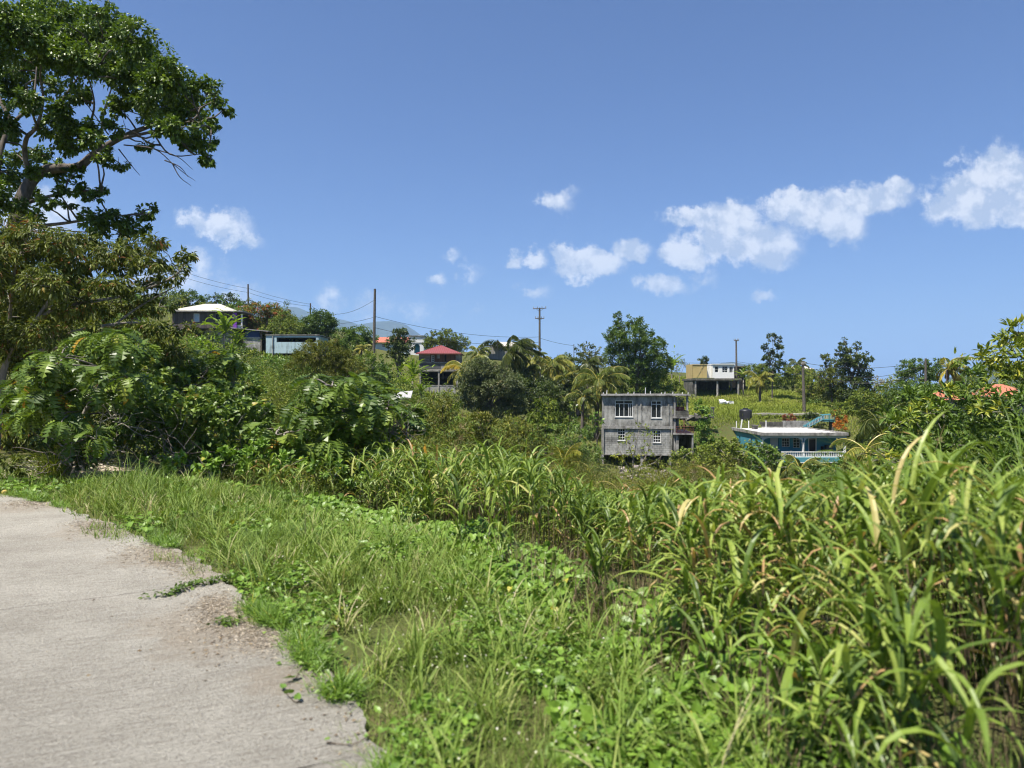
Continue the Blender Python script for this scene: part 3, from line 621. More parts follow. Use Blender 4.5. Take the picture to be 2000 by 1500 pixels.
# outside stair
b = H('outdoor_staircase', 'teal concrete outdoor staircase with balustrade rising behind the blue house roof', 'staircase', 83.5, 1575, 838)
m = MB()
for k in range(12): m.box(b.x(1575+k*2.7), b.x(1578.6+k*2.7), 0, 1.1, b.z(836-k*1.55), b.z(831.6-k*1.55))
m.box(b.x(1607.5), b.x(1630), 0, 1.1, b.z(823.5), b.z(820.5)); m.build('flight', tealb, b.root)
m = MB(); m.tube([(b.x(1574), -.02, b.z(830)), (b.x(1608), -.02, b.z(811)), (b.x(1630), -.02, b.z(809.5))], .045, 6); m.tube([(b.x(1575), -.02, b.z(836)), (b.x(1608), -.02, b.z(819)), (b.x(1630), -.02, b.z(819))], .045, 6)
m.tube([(b.x(1608), 1.1, b.z(811)), (b.x(1630), 1.1, b.z(809.5))], .06, 6)
for uu in (1575,1591,1608,1619,1630): vv = 829.5-(min(uu,1608)-1575)*.575; m.box(b.x(uu-.7), b.x(uu+.7), -.09, .05, b.z(vv+10), b.z(vv-1))
m.build('handrail', tealb, b.root)
m = MB()
for k in range(18): uu = 1577.5+k*3; vv = 829-(min(uu,1608)-1575)*.56; m.box(b.x(uu-.35), b.x(uu+.35), -.06, .0, b.z(vv+7), b.z(vv))
m.build('balustrade', M_white, b.root); b.box('stair_pier', M_ret, (1626,1629,823.6,850,.1,1.0))
# tanks
def tank(name, label, px, py0, py1, D, r, group=None):
    base = P(px, py1, D); h = (py1-py0)/F*D; t = thing(name, label, 'water tank', tuple(base), group=group); prof = [(r, 0)]
    n = 12
    for k in range(n): zz = h*.84*(k+.5)/n; prof += [(r, zz-h*.84*.3/n), (r*.965, zz), (r, zz+h*.84*.3/n)]
    prof += [(r, h*.84), (r*.93, h*.9), (r*.55, h*.95), (r*.4, h*.955)]
    mt = flat('black_polythene', (.022, .023, .026), .45, .4, var=.2); MB().lathe((0,0,0), prof, 28).build('tank_body', mt, t, True)
    MB().lathe((0,0,h*.957), [(r*.42,0),(r*.42,h*.04),(r*.36,h*.045)], 20).build('lid', mt, t); return t
tank('water_tank', 'tall ribbed black water tank behind the blue house roof', 1456, 797, 834, 83.2, .69)
# walls and bits around
b = H('retaining_wall', 'dark stained block retaining wall left of the black water tank', 'wall', 84, 1394, 875); b.box('blocks', M_ret, (1394,1452,823,885,0,.4)); b.box('coping', M_slab, (1393.5,1452.5,821.6,822.95,-.05,.45))
b = H('low_block_wall', 'low grey block planter wall behind the blue house roof', 'wall', 84.6, 1468, 840); b.box('blocks', M_ret, (1468,1529,824,845,0,.3)); b.box('blocks', M_slab, (1529.2,1580,822,845,-.1,.3), label='paler concrete stretch')
b = H('gate_post', 'leaning grey concrete post in the grass left of the black tank', 'post', 86, 1388, 830); b.box('shaft', M_ret, (1388,1393.5,796,832,0,.35)); b.box('cap', M_slab, (1387.5,1394,794.5,795.9,-.05,.4)); b.root.rotation_euler.y = .05

# -- upper box house on carport
b = H('carport_house', 'small flat yellow and white house raised on an open dark concrete carport', 'house', 120, 1350, 774)
yel = flat('yellow_ochre_panel', (.50, .38, .17), .7, .3, var=.12, sc=.8)
b.box('yellow_block', yel, (1352.5,1381,713,738.9,0,4)); b.box('yellow_trim', yel, (1351.3,1352.4,712,738.9,-.05,4), (1352.5,1381.5,711.4,712.9,-.08,4.05), (1370,1371,713,738.9,-.04,-.001))
Wa, Wb, Wc = (1397,1404.5,715.5,727.5), (1411.5,1422.5,715,727.5), (1425.5,1433,716,728)
whm = stained('white_render', (.80, .80, .77), (.45, .46, .42), .8, .55, .8)
b.wall('white_wall', whm, 1393, 1435, 712, 738.9, .3, .5, [Wa, Wb, Wc]); b.box('side_block', whm, (1393,1395,712,738.9,.51,5), (1433,1435,712,738.9,.51,5), (1381.1,1392.9,713.5,738.9,1.2,1.4)); b.box('flat_roof', whm, (1392,1436.5,710.4,711.9,.1,5.2))
b.window(*Wa, .4, vs=(721,), t=.8, sill=False); b.window(*Wb, .4, us=(1417,), vs=(719,723.2), t=.8, sill=False); b.window(*Wc, .4, us=(1429.3,), t=.8, sill=False)
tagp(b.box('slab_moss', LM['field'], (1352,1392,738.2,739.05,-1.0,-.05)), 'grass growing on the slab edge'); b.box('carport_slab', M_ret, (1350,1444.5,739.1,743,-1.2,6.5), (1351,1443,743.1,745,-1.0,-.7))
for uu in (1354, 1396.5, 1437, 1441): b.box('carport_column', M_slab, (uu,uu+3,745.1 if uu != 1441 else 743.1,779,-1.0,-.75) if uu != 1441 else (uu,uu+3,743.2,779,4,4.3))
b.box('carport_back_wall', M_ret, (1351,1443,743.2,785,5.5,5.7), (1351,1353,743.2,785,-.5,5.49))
b.box('carport_floor', M_dark, (1352,1443,774.5,790,-.9,5.49))  # shade under the slab is put into the near-black floor colour
m = MB(); m.tube([(b.x(1398), -1.3, b.z(767)), (b.x(1391), -2.2, b.z(776))], .09, 6); m.build('leaning_plank', M_slab, b.root)
b = H('dark_shed', 'low dark shed just right of the white upper house', 'shed', 124, 1437, 745); b.box('shed_wall', M_dark, (1437,1456,717,760,0,4)); b.box('shed_roof', M_ret, (1436,1458,714.5,716.9,-.2,4.2))

# -- red roofed wooden house
wood = planks('grey_weathered_boards', [(.09,.085,.08),(.20,.185,.165),(.32,.295,.25),(.13,.12,.11),(.27,.25,.21)], .26)
woodb = planks('brown_panels', [(.10,.055,.035),(.16,.085,.05),(.12,.07,.045)], .6, True)
b = H('red_roof_house', 'weathered grey board house with red hipped roof on open concrete piers', 'house', 110, 817, 770)
redm = metalroof('red_metal_roof', (.25, .065, .06), (.20, .07, .055))
m = MB(); e0, e1, ze, za = b.x(813), b.x(901.5), b.z(690), b.z(676); yb = 8.2; ax_ = b.x(856)
V = [(e0,-.6,ze),(e1,-.6,ze),(e1,yb,ze),(e0,yb,ze),(ax_-.15,3.6,za+.35),(ax_+.15,3.9,za+.35)]
m.add(V, [(0,1,5,4),(1,2,5),(2,3,4,5),(3,0,4),(3,2,1,0)]); rf = m.build('roof', redm, b.root)
MB().box(e0, e1, -.64, -.601, ze-.16, ze+.02).build('fascia', flat('red_fascia', (.30,.10,.09), .6), rf)
Wv = (842.5,848,693.5,706.5); Dk = (868,871,692,706)
b.wall('upper_wall', wood, 818, 896, 690.2, 724.5, 0, .15, [Wv, Dk, (840,890,691.5,707)]); b.box('side_wall', wood, (818,820,690.2,724.5,.151,7.5), (894,896,690.2,724.5,.151,7.5))
b.wall('brown_panel', woodb, 840, 890, 691.5, 707, .03, .12, [Wv, Dk]); b.box('dark_opening', M_dark, (868,871,692,706,.2,.25))
b.window(*Wv, .08, us=(845.2,), vs=(697.5,702), t=.7, sill=False); b.box('patch_board', M_slab, (821,827,693,696,-.03,-.001), (826,837,701,704,-.03,-.001), (853,859,692,700,-.02,.02)); b.box('board_panel', flat('pale_ply', (.34,.31,.26), .8), (861,895,713,722,-.04,-.002)); b.box('board_panel', flat('dark_ply', (.11,.11,.12), .8), (820,860.5,711,719,-.04,-.002))
b.box('ledge', M_slab, (818,896,707.2,709,-.12,-.002)); b.box('floor_beam', M_slab, (817,897,722.6,725.4,-.15,7.6))
for uu in (819.5, 855.5, 891.5): b.box('pier', M_slab, (uu,uu+3,725.5,774,-.05,.2)); b.box('pier', M_slab, (uu,uu+3,725.5,774,6.8,7.1))
b.box('void_shade_sheet', M_dark, (820,896,725.5,772,7.2,7.3), (820,821,725.5,772,.3,7.1))  # near-black sheets added to paint the shade of the open pier void
b.box('shelf', M_ret, (826,854,737,738,3,3.4), (860,888,735,736,4,4.4))
b = H('block_wall', 'grey block wall with concrete ribs below the red roof house', 'wall', 107, 828, 775); b.box('blocks', M_block, (828,890,753.5,782,0,.3)); b.box('coping', M_slab, (827.5,890.5,752,753.4,-.05,.35))
for uu in (836, 855, 872): b.box('rib', M_slab, (uu,uu+2.5,753.6,780,-.1,-.001))

# -- dark house with cream hip roof
dw = planks('dark_vertical_boards', [(.05,.042,.04),(.085,.072,.066),(.12,.10,.09),(.07,.06,.055)], .35, True)
b = H('hip_roof_house', 'dark boarded house with cream white hipped roof on the left hilltop', 'house', 100, 336, 660, 3)
cr = metalroof('cream_metal_roof', (.56, .53, .42), (.55, .50, .38), .4, .5)
m = MB(); e0, e1, ze, za = b.x(331), b.x(457), b.z(607), b.z(593); yb = 7.6
m.add([(e0,-.5,ze),(e1,-.5,ze),(e1,yb,ze),(e0,yb,ze),(b.x(381),3.5,za+.4),(b.x(411),3.5,za+.4)], [(0,1,5,4),(1,2,5),(2,3,4,5),(3,0,4),(3,2,1,0)])
rf = m.build('roof', cr, b.root); MB().box(e0, e1, -.53, -.501, ze-.14, ze+.02).build('fascia', M_slab, rf)
Wd = (377,388,612,628); Wq = (420,435,613,627)
b.wall('front_wall', dw, 336, 452, 607.3, 640, 0, .15, [Wd, Wq]); b.box('side_wall', dw, (336,338,607.3,640,.151,7), (450,452,607.3,640,.151,7))
b.window(*Wd, .06, t=1.1, glass=flat('pale_shutter', (.42,.55,.68), .5), sill=False); b.window(*Wq, .06, us=(427.5,), t=.5, frame=M_dark, sill=False, glass=flat('navy_shutter', (.02,.025,.06), .5))
b.box('porch_wall', flat('purple_paint', (.22, .07, .42), .7, var=.2, sc=2), (452.1,460,610,640,-.1,.1)); b.box('porch_post', M_white, (467,469.5,612,642,.2,.4)); b.box('porch_rail', M_white, (460.2,469,634,640,.2,.28))
b.box('porch_roof', M_gal, (452.2,473,606.5,608,-.3,5)); b.box('floor_beam', M_dark, (336,470,640.1,642,-.1,7))
b.box('base_wall', M_block, (395,452,642.1,672,.6,.8)); 
for uu in (338, 365, 448): b.box('stilt', M_slab, (uu,uu+2.5,642.1,675,.1,.35))
b = H('lean_to_shed', 'lean-to shed with tin roof and dark blue panel beside the cream roofed house', 'shed', 98, 453, 672)
m = MB(); m.add([(b.x(452),-.4,b.z(639.5)),(b.x(525),-.4,b.z(646.5)),(b.x(525),4,b.z(644)),(b.x(452),4,b.z(637)),(b.x(452),-.4,b.z(641.5)),(b.x(525),-.4,b.z(648)),(b.x(525),4,b.z(645.5)),(b.x(452),4,b.z(639))], [(0,1,2,3),(7,6,5,4),(0,4,5,1),(1,5,6,2),(2,6,7,3),(3,7,4,0)]); m.build('roof', flat('old_tin', (.40,.38,.35), .5, .4, .3, var=.4), b.root)
b.box('blue_panel', flat('navy_tarpaulin', (.03,.06,.16), .6), (478,506,646.5,658,.1,.15)); b.box('low_wall', M_block, (474,508,658.1,690,.1,.25)); b.box('post', WOODP, (508.5,511,647.5,685,0,.15), (474,475.5,645,685,0,.15), (519,521,648.5,685,.1,.25)); b.box('back_wall', M_dark, (454,520,646,690,3.5,3.6))
# -- pale roofless shell
pb = stained('streaked_pale_blue', (.42, .55, .60), (.16, .19, .19), 1.4, .5, .66, .1)
b = H('pale_blue_shell', 'roofless pale blue streaked concrete shell with one long dark opening', 'building', 95, 519, 710)
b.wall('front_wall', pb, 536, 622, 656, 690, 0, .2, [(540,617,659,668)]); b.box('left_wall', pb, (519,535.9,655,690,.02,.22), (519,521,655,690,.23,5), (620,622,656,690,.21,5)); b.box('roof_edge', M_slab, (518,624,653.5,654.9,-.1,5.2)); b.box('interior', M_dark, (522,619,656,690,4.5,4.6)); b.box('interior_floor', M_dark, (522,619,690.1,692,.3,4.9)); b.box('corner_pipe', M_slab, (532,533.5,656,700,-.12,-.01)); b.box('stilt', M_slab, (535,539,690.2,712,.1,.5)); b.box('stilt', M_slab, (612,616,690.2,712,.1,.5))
# -- orange roofed house
ora = metalroof('orange_metal_roof', (.50, .16, .09), (.5, .2, .12), .5); pbw = flat('pale_house_wall', (.45,.56,.60), .7, var=.1)
b = H('orange_roof_house', 'pale house with orange roof and white arched porch behind the hilltop trees', 'house', 135, 731, 695)
m = MB(); m.add([(b.x(730),-.5,b.z(668.5)),(b.x(800),-.5,b.z(668.5)),(b.x(800),4.5,b.z(655)),(b.x(732),4.5,b.z(655))], [(0,1,2,3)]); m.prism([(b.x(730),b.z(669.4)),(b.x(800),b.z(669.4)),(b.x(800),b.z(668.6)),(b.x(730),b.z(668.6))], -.52, -.4); m.build('roof', ora, b.root)
Wf = (746,756,671,678); Ar = (809.5,820.5,672,690)
b.wall('front_wall', pbw, 732, 799.9, 669.5, 700, 0, .2, [Wf]); b.window(*Wf, .1, us=(749.5,752.7), vs=(674.5,), t=.6, sill=False)
b.wall('porch_front', M_white, 800, 828, 657, 700, -.4, -.2, [Ar]); b.box('porch_cornice', M_slab, (798,829.5,655.5,656.9,-.6,5), (800,828,669,670,-.5,-.401)); b.box('arched_opening', teal, (809,821,670.5,695,.4,.5)); b.box('porch_side', M_white, (800.1,802,657,700,-.19,5), (826,828,657,700,-.19,5))
m = MB()
for k in range(8):
    a0, a1 = np.pi*k/8, np.pi*(k+1)/8; c_ = b.x(815); R = b.x(820.5)-c_; zc = b.z(677)
    m.prism([(c_+R*math.cos(a1), zc+R*.95*math.sin(a1)), (c_+R*math.cos(a0), zc+R*.95*math.sin(a0)), (c_+R*math.cos(a0), b.z(671.9)), (c_+R*math.cos(a1), b.z(671.9))], -.39, -.21)
m.build('arch', M_white, b.root)
# -- pale gabled house behind palms
b = H('gabled_house', 'wooden hilltop house with pale metal gabled roof behind the windblown palm', 'house', 135, 938, 700)
pr = metalroof('pale_metal_roof', (.60, .56, .48), (.42, .36, .28), .4)
m = MB(); zr, ze = b.z(664), b.z(676)
m.add([(b.x(962),0,ze),(b.x(1044),0,ze),(b.x(1030),4,zr-.1),(b.x(972),4,zr-.1),(b.x(962),8,ze),(b.x(1044),8,ze)], [(0,1,2,3),(1,5,2),(5,4,3,2),(4,0,3),(0,4,5,1)])
m.add([(b.x(963),-.8,ze),(b.x(972),-.8,b.z(663.5)),(b.x(982),-.8,ze),(b.x(963),3.5,ze),(b.x(972),3.5,b.z(663.5)),(b.x(982),3.5,ze)], [(0,3,4,1),(1,4,5,2)]); m.build('roof', pr, b.root)
MB().add([(b.x(964),-.6,ze),(b.x(981),-.6,ze),(b.x(972),-.6,b.z(665))], [(0,1,2)]).build('gable', dw, b.root); b.box('verandah_roof', M_ret, (937,982,675,676.6,-2.4,-.2))
gw = planks('silvered_boards', [(.16,.15,.145),(.28,.27,.25),(.2,.19,.18)], .3, True); Wg = (974,981,679,686)
b.wall('wall', gw, 952, 1042, 676.7, 706, .3, .5, [Wg]); b.window(*Wg, .4, vs=(681,683), t=.4, frame=M_gal, sill=False); b.box('porch_post', WOODP, (938,939,676.7,702,-2.3,-2.2), (950,951,676.7,702,-2.3,-2.2))
# -- little far house on the right skyline and orange tile roofs
b = H('far_house', 'tiny pale roofed house among skyline bushes right of the tall dark columnar tree', 'house', 150, 1548, 735); m = MB()
m.add([(b.x(1546),-.3,b.z(721)),(b.x(1592),-.3,b.z(721)),(b.x(1584),3,b.z(714.5)),(b.x(1556),3,b.z(714.5)),(b.x(1592),6,b.z(721)),(b.x(1546),6,b.z(721))], [(0,1,2,3),(1,4,2),(4,5,3,2),(5,0,3)]); m.build('roof', pr, b.root); b.box('wall', M_slab, (1550,1588,721.2,745,0,.2)); b.box('window', M_glass, (1560,1566,724,731,-.05,-.002), (1572,1578,724,731,-.05,-.002))
tile = metalroof('orange_tile_roof', (.50, .17, .10), (.48, .15, .08), .35, .7)
def tileroof(label, u0, u1, ua, v0, va, D, dep):
    b = H('tile_roof_house', label, 'house', D, u0, v0+30); m = MB(); ze, za = b.z(v0), b.z(va)
    m.add([(b.x(u0),-.4,ze),(b.x(u1),-.4,ze),(b.x(u1),dep,ze),(b.x(u0),dep,ze),(b.x(ua)-.4,dep/2,za),(b.x(ua)+.4,dep/2,za)], [(0,1,5,4),(1,2,5),(2,3,4,5),(3,0,4),(3,2,1,0)]); m.build('roof', tile, b.root)
    b.box('wall', flat('cream_wall', (.5,.46,.38), .8), (u0+3,u1-3,v0+.1,v0+35,.2,.4)); b.box('window', M_glass, ((u0+u1)/2-6,(u0+u1)/2+6,v0+6,v0+16,.12,.19)); return b
tileroof('orange roofed house glimpsed through leaves right of the skyline palm', 1842, 1905, 1872, 781, 763, 62, 4)
tileroof('orange roofed house at the right photo edge behind the leafy shrub', 1952, 2040, 1990, 777, 750, 56, 5)

# -- poles and wires
def pole(label, px, y0, y1, D, r, arms=(), lean=0, extra=None):
    bz = Tp(px, D)-.6; p0 = P(px-lean, y1, D); top = P(px, y0, D); base = np.array([p0[0], D, min(bz, p0[2])]); t = thing('utility_pole', label, 'pole', tuple(base), group='utility poles along the hillside')
    MB().tube([(0,0,0), tuple((top-base)*.5), tuple(top-base)], [r*1.25, r*1.1, r*.85], 9).build('shaft', WOODP, t)
    for (vy, half, tilt) in arms:
        q_ = P(px, vy, D)-base; h = half*D/F
        a = MB().tube([(q_[0]-h, -.14, q_[2]-tilt), (q_[0]+h, -.14, q_[2]+tilt)], .06, 5)
        a = a.build('crossarm', WOODP, t); m = MB()
        for s_ in (-.92, -.35, .35, .92): m.lathe((q_[0]+h*s_, -.14, q_[2]+tilt*s_+.06), [(.03,0),(.06,.05),(.045,.12),(.06,.16),(.03,.24)], 6)
        m.build('insulator', M_slab, a)
        MB().tube([(q_[0]-h*.6, -.12, q_[2]), (q_[0], -.05, q_[2]-h*.45)], .03, 4).tube([(q_[0]+h*.6, -.12, q_[2]), (q_[0], -.05, q_[2]-h*.45)], .03, 4).build('brace', M_gal, a)
    return t
pole('tall thick bare wooden pole, the nearest on the left hilltop', 732, 564, 700, 92, .17, lean=3)
pole('thin wooden pole rising left of the flame tree', 484, 555, 625, 120, .14, lean=-1)
pole('short wooden pole top above the round tree, before the blue mountain', 606, 592, 640, 130, .14)
pole('wooden pole with two crossarms above the coconut palms', 1054, 601, 700, 110, .15, arms=((602.5,13,.05),(622,9,0)))
pole('dark wooden pole with a single top crossarm at the white upper house', 1438, 664, 745, 122, .15, arms=((665,5,0),), lean=-1)
pole('long grey pole standing on the slope behind the blue house stair', 1568, 705, 818, 89, .16, arms=((712,4,.03),), lean=-3)
pole('weathered pole in front of the dark tree on the right skyline', 1808, 700, 780, 84, .13)
pole('short thin service pole among the leaves right of the crossarm pole', 1121, 672, 700, 112, .06)
pole('slender grey pole left of the cream roofed house', 281, 571, 640, 108, .1)
def wire(label, pts, D0, D1, sag=2, r=.022):
    (xa, ya), (xb, yb_) = pts; a, c_ = P(xa, ya, D0), P(xb, yb_, D1); t = np.linspace(0, 1, 16)[:, None]
    q_ = a+(c_-a)*t; q_[:, 2] -= sag*4*(t[:, 0]*(1-t[:, 0]))*(D0+D1)/2/F
    tagp(MB().tube(q_, r, 4).build('power_line', M_cable), label, 'power line', 'overhead lines')
wire('upper overhead line left of the thin flame tree pole', ((300,508),(484,563)), 112, 120, 6)
wire('lower overhead line left of the thin flame tree pole', ((300,520),(484,571)), 112, 120, 6)
wire('upper line between the flame tree pole and the short pole', ((484,563),(606,594)), 120, 130, 3)
wire('lower line between the flame tree pole and the short pole', ((484,571),(606,598)), 120, 130, 4)
wire('line between the short pole and the thick bare pole', ((606,596),(732,585)), 130, 92, 22)
wire('line dropping from the thick bare pole toward the round tree', ((732,619),(640,632)), 92, 128, 4)
wire('long sagging line from the thick bare pole to the crossarm pole', ((732,618),(1054,658)), 92, 110, 12)
wire('second long line from the thick bare pole to the crossarm pole', ((732,640),(1054,668)), 92, 110, 14)
wire('line from the crossarm pole down to the thin service pole', ((1054,660),(1121,675)), 110, 112, 2)
wire('line from the service pole behind the big green tree', ((1121,688),(1438,708)), 112, 122, 8)
wire('line from the white upper house pole to the long grey pole', ((1438,706),(1568,711)), 122, 89, 4)
wire('upper line between the long grey pole and the right skyline pole', ((1568,708),(1808,706)), 89, 84, 12)
wire('middle line between the long grey pole and the right skyline pole', ((1568,713),(1808,713)), 89, 84, 24)
wire('lower line between the long grey pole and the right skyline pole', ((1568,722),(1808,725)), 89, 84, 26)
wire('lowest cable between the long grey pole and the right skyline pole', ((1568,730),(1808,740)), 89, 84, 12)
# -- drum, tarpaulin, rubble
b = thing('water_drum', 'small black drum with white lid on the slope left of the grey building', 'drum', tuple(P(1131, 812, 80))); MB().lathe((0,0,0), [(.34,0),(.36,.1),(.34,.35),(.36,.6),(.34,1.0),(.33,1.05)], 18).build('drum_body', flat('black_plastic', (.02,.022,.028), .4), b, True); MB().lathe((0,0,1.051), [(.35,0),(.35,.1),(.3,.16)], 18).build('lid', M_white, b)
b = H('white_sheet', 'bright white flat sheet half hidden behind the central breadfruit tree', 'sheet', 60, 765, 780); m = MB(); m.add([(b.x(765),0,b.z(780)),(b.x(801),.3,b.z(779)),(b.x(801),1.6,b.z(763)),(b.x(767),1.5,b.z(766)),(b.x(765),.05,b.z(781)),(b.x(801),.35,b.z(780)),(b.x(801),1.65,b.z(764)),(b.x(767),1.55,b.z(767))], [(0,1,2,3),(7,6,5,4),(0,4,5,1),(1,5,6,2),(2,6,7,3),(3,7,4,0)]); m.build('panel', flat('dull_white_sheet', (.42,.42,.41), .7), b.root)
def rubble(name, label, cat, px, py, D, n, size, mat, spread=1.):
    c_ = P(px, py, D); V_ = []; m = MB(); r2 = np.random.default_rng(int(px))
    t = thing(name, label, cat, tuple(c_))
    for k in range(n):
        q_ = r2.normal(0, spread, 3)*np.array([1, .7, .18]); s_ = size*r2.uniform(.5, 1.4)
        pts = nrm(r2.normal(size=(8, 3)))*s_; a = MB(); m.box(q_[0]-s_, q_[0]+s_*.8, q_[1]-s_*.7, q_[1]+s_*.8, q_[2]-s_*.5, q_[2]+s_*.45); m.V[-1] = m.V[-1]+r2.normal(0, s_*.25, (8, 3)); m.build('piece', mat, t); m = MB()
rubble('debris_heap', 'pale and pinkish rubble heap on the ground before the grey building', 'rubble', 1272, 925, 63, 26, .28, flat('pale_rubble', (.45,.38,.35), .9, var=.4), 1.6)
rubble('white_stone', 'white block lying in the grass below the raised carport', 'stone', 1421, 787, 103, 3, .45, M_white, .4)
rubble('scrap_heap', 'dark scrap boards piled beside the grey building balcony', 'scrap', 1356, 818, 80, 16, .3, M_ret, .9)

# ---------------------------------------------------------------- trees and plants
def cover(rx, ry, D, size, aspect, cov): return max(12, int(cov*3.14*rx*ry/((size*F/D)**2*aspect*.5)))
def limb(m, a, b, r0, r1, sag=.15, n=5, sides=6, w=.08):
    a = np.asarray(a, float); b = np.asarray(b, float); L = np.linalg.norm(b-a); t = np.linspace(0, 1, n)[:, None]
    q_ = a+(b-a)*t; q_[:, 2] += sag*L*np.sin(np.pi*t[:, 0]); q_[1:-1] += rng.normal(0, w*L*.4, (n-2, 3))
    m.tube(smooth_line(q_, 2), np.linspace(r0, r1, (n-1)*2+1), sides); return q_
def tree(name, label, cat, D, blobs, mat, size=.3, aspect=.5, cov=2.6, kind='diamond', base=None, tr=.16, bark=None, group=None, dd=1., droop=.3, hollow=.45, spread=.30, bias=0., upb=.9, twigs=2, limbs=True, mat2=None, clump=None, var=.45):
    """crown = list of ellipses (px, py, rx, ry) seen on the photo, each at its own depth around D"""
    bx_ = base if base is not None else float(np.mean([b[0] for b in blobs]))
    X0 = (bx_-1000)/F*D; z0 = float(T(np.array([X0]), np.array([D]))[0]); lowest = min(P(b[0], b[1]+b[3]*.6, D)[2] for b in blobs)
    z0 = min(z0, lowest)-.1
    t = thing(name, label, cat, (X0, D, z0), group=group); lb = LB(); m = MB(); C3 = []
    R = max(b[2] for b in blobs)/F*D
    for b in blobs:
        d_ = D+(rng.uniform(-.6, .6)*R*dd if len(b) < 5 else b[4]); c_ = P(b[0], b[1], d_); r_ = np.array([b[2], (b[2]+b[3])/2, b[3]])/F*d_; C3.append((c_, r_))
        n = cover(b[2], b[3], D, size, aspect, cov*1.75)
        lb.foliage(c_, r_, n, size, aspect, kind, clumps=max(7, int(n/(clump or 32))), droop=droop, hollow=hollow, spread=spread, bias=bias+rng.normal(0, .05), upb=upb, var=var)
    if limbs:
        top = np.array([np.mean([c[0] for c, _ in C3]), D, 0]); zc = np.mean([c[2] for c, _ in C3]); fork = np.array([X0+(top[0]-X0)*.3, D, z0+(zc-z0)*.45])
        limb(m, (X0, D, z0-.3), fork, tr, tr*.7, 0, 4, 8, .03)
        for c_, r_ in C3:
            e_ = c_-np.array([0, 0, r_[2]*.1]); limb(m, fork, e_, tr*.55, tr*.16, .06)
            for _ in range(twigs): limb(m, c_-np.array([0, 0, r_[2]*.3]), c_+nrm(rng.normal(size=3))*r_*.85, tr*.2, tr*.07, .05, 4, 4)
        m.build('trunk', bark or BK, t, False, local=False)
    lb.build('crown', mat, t); return t

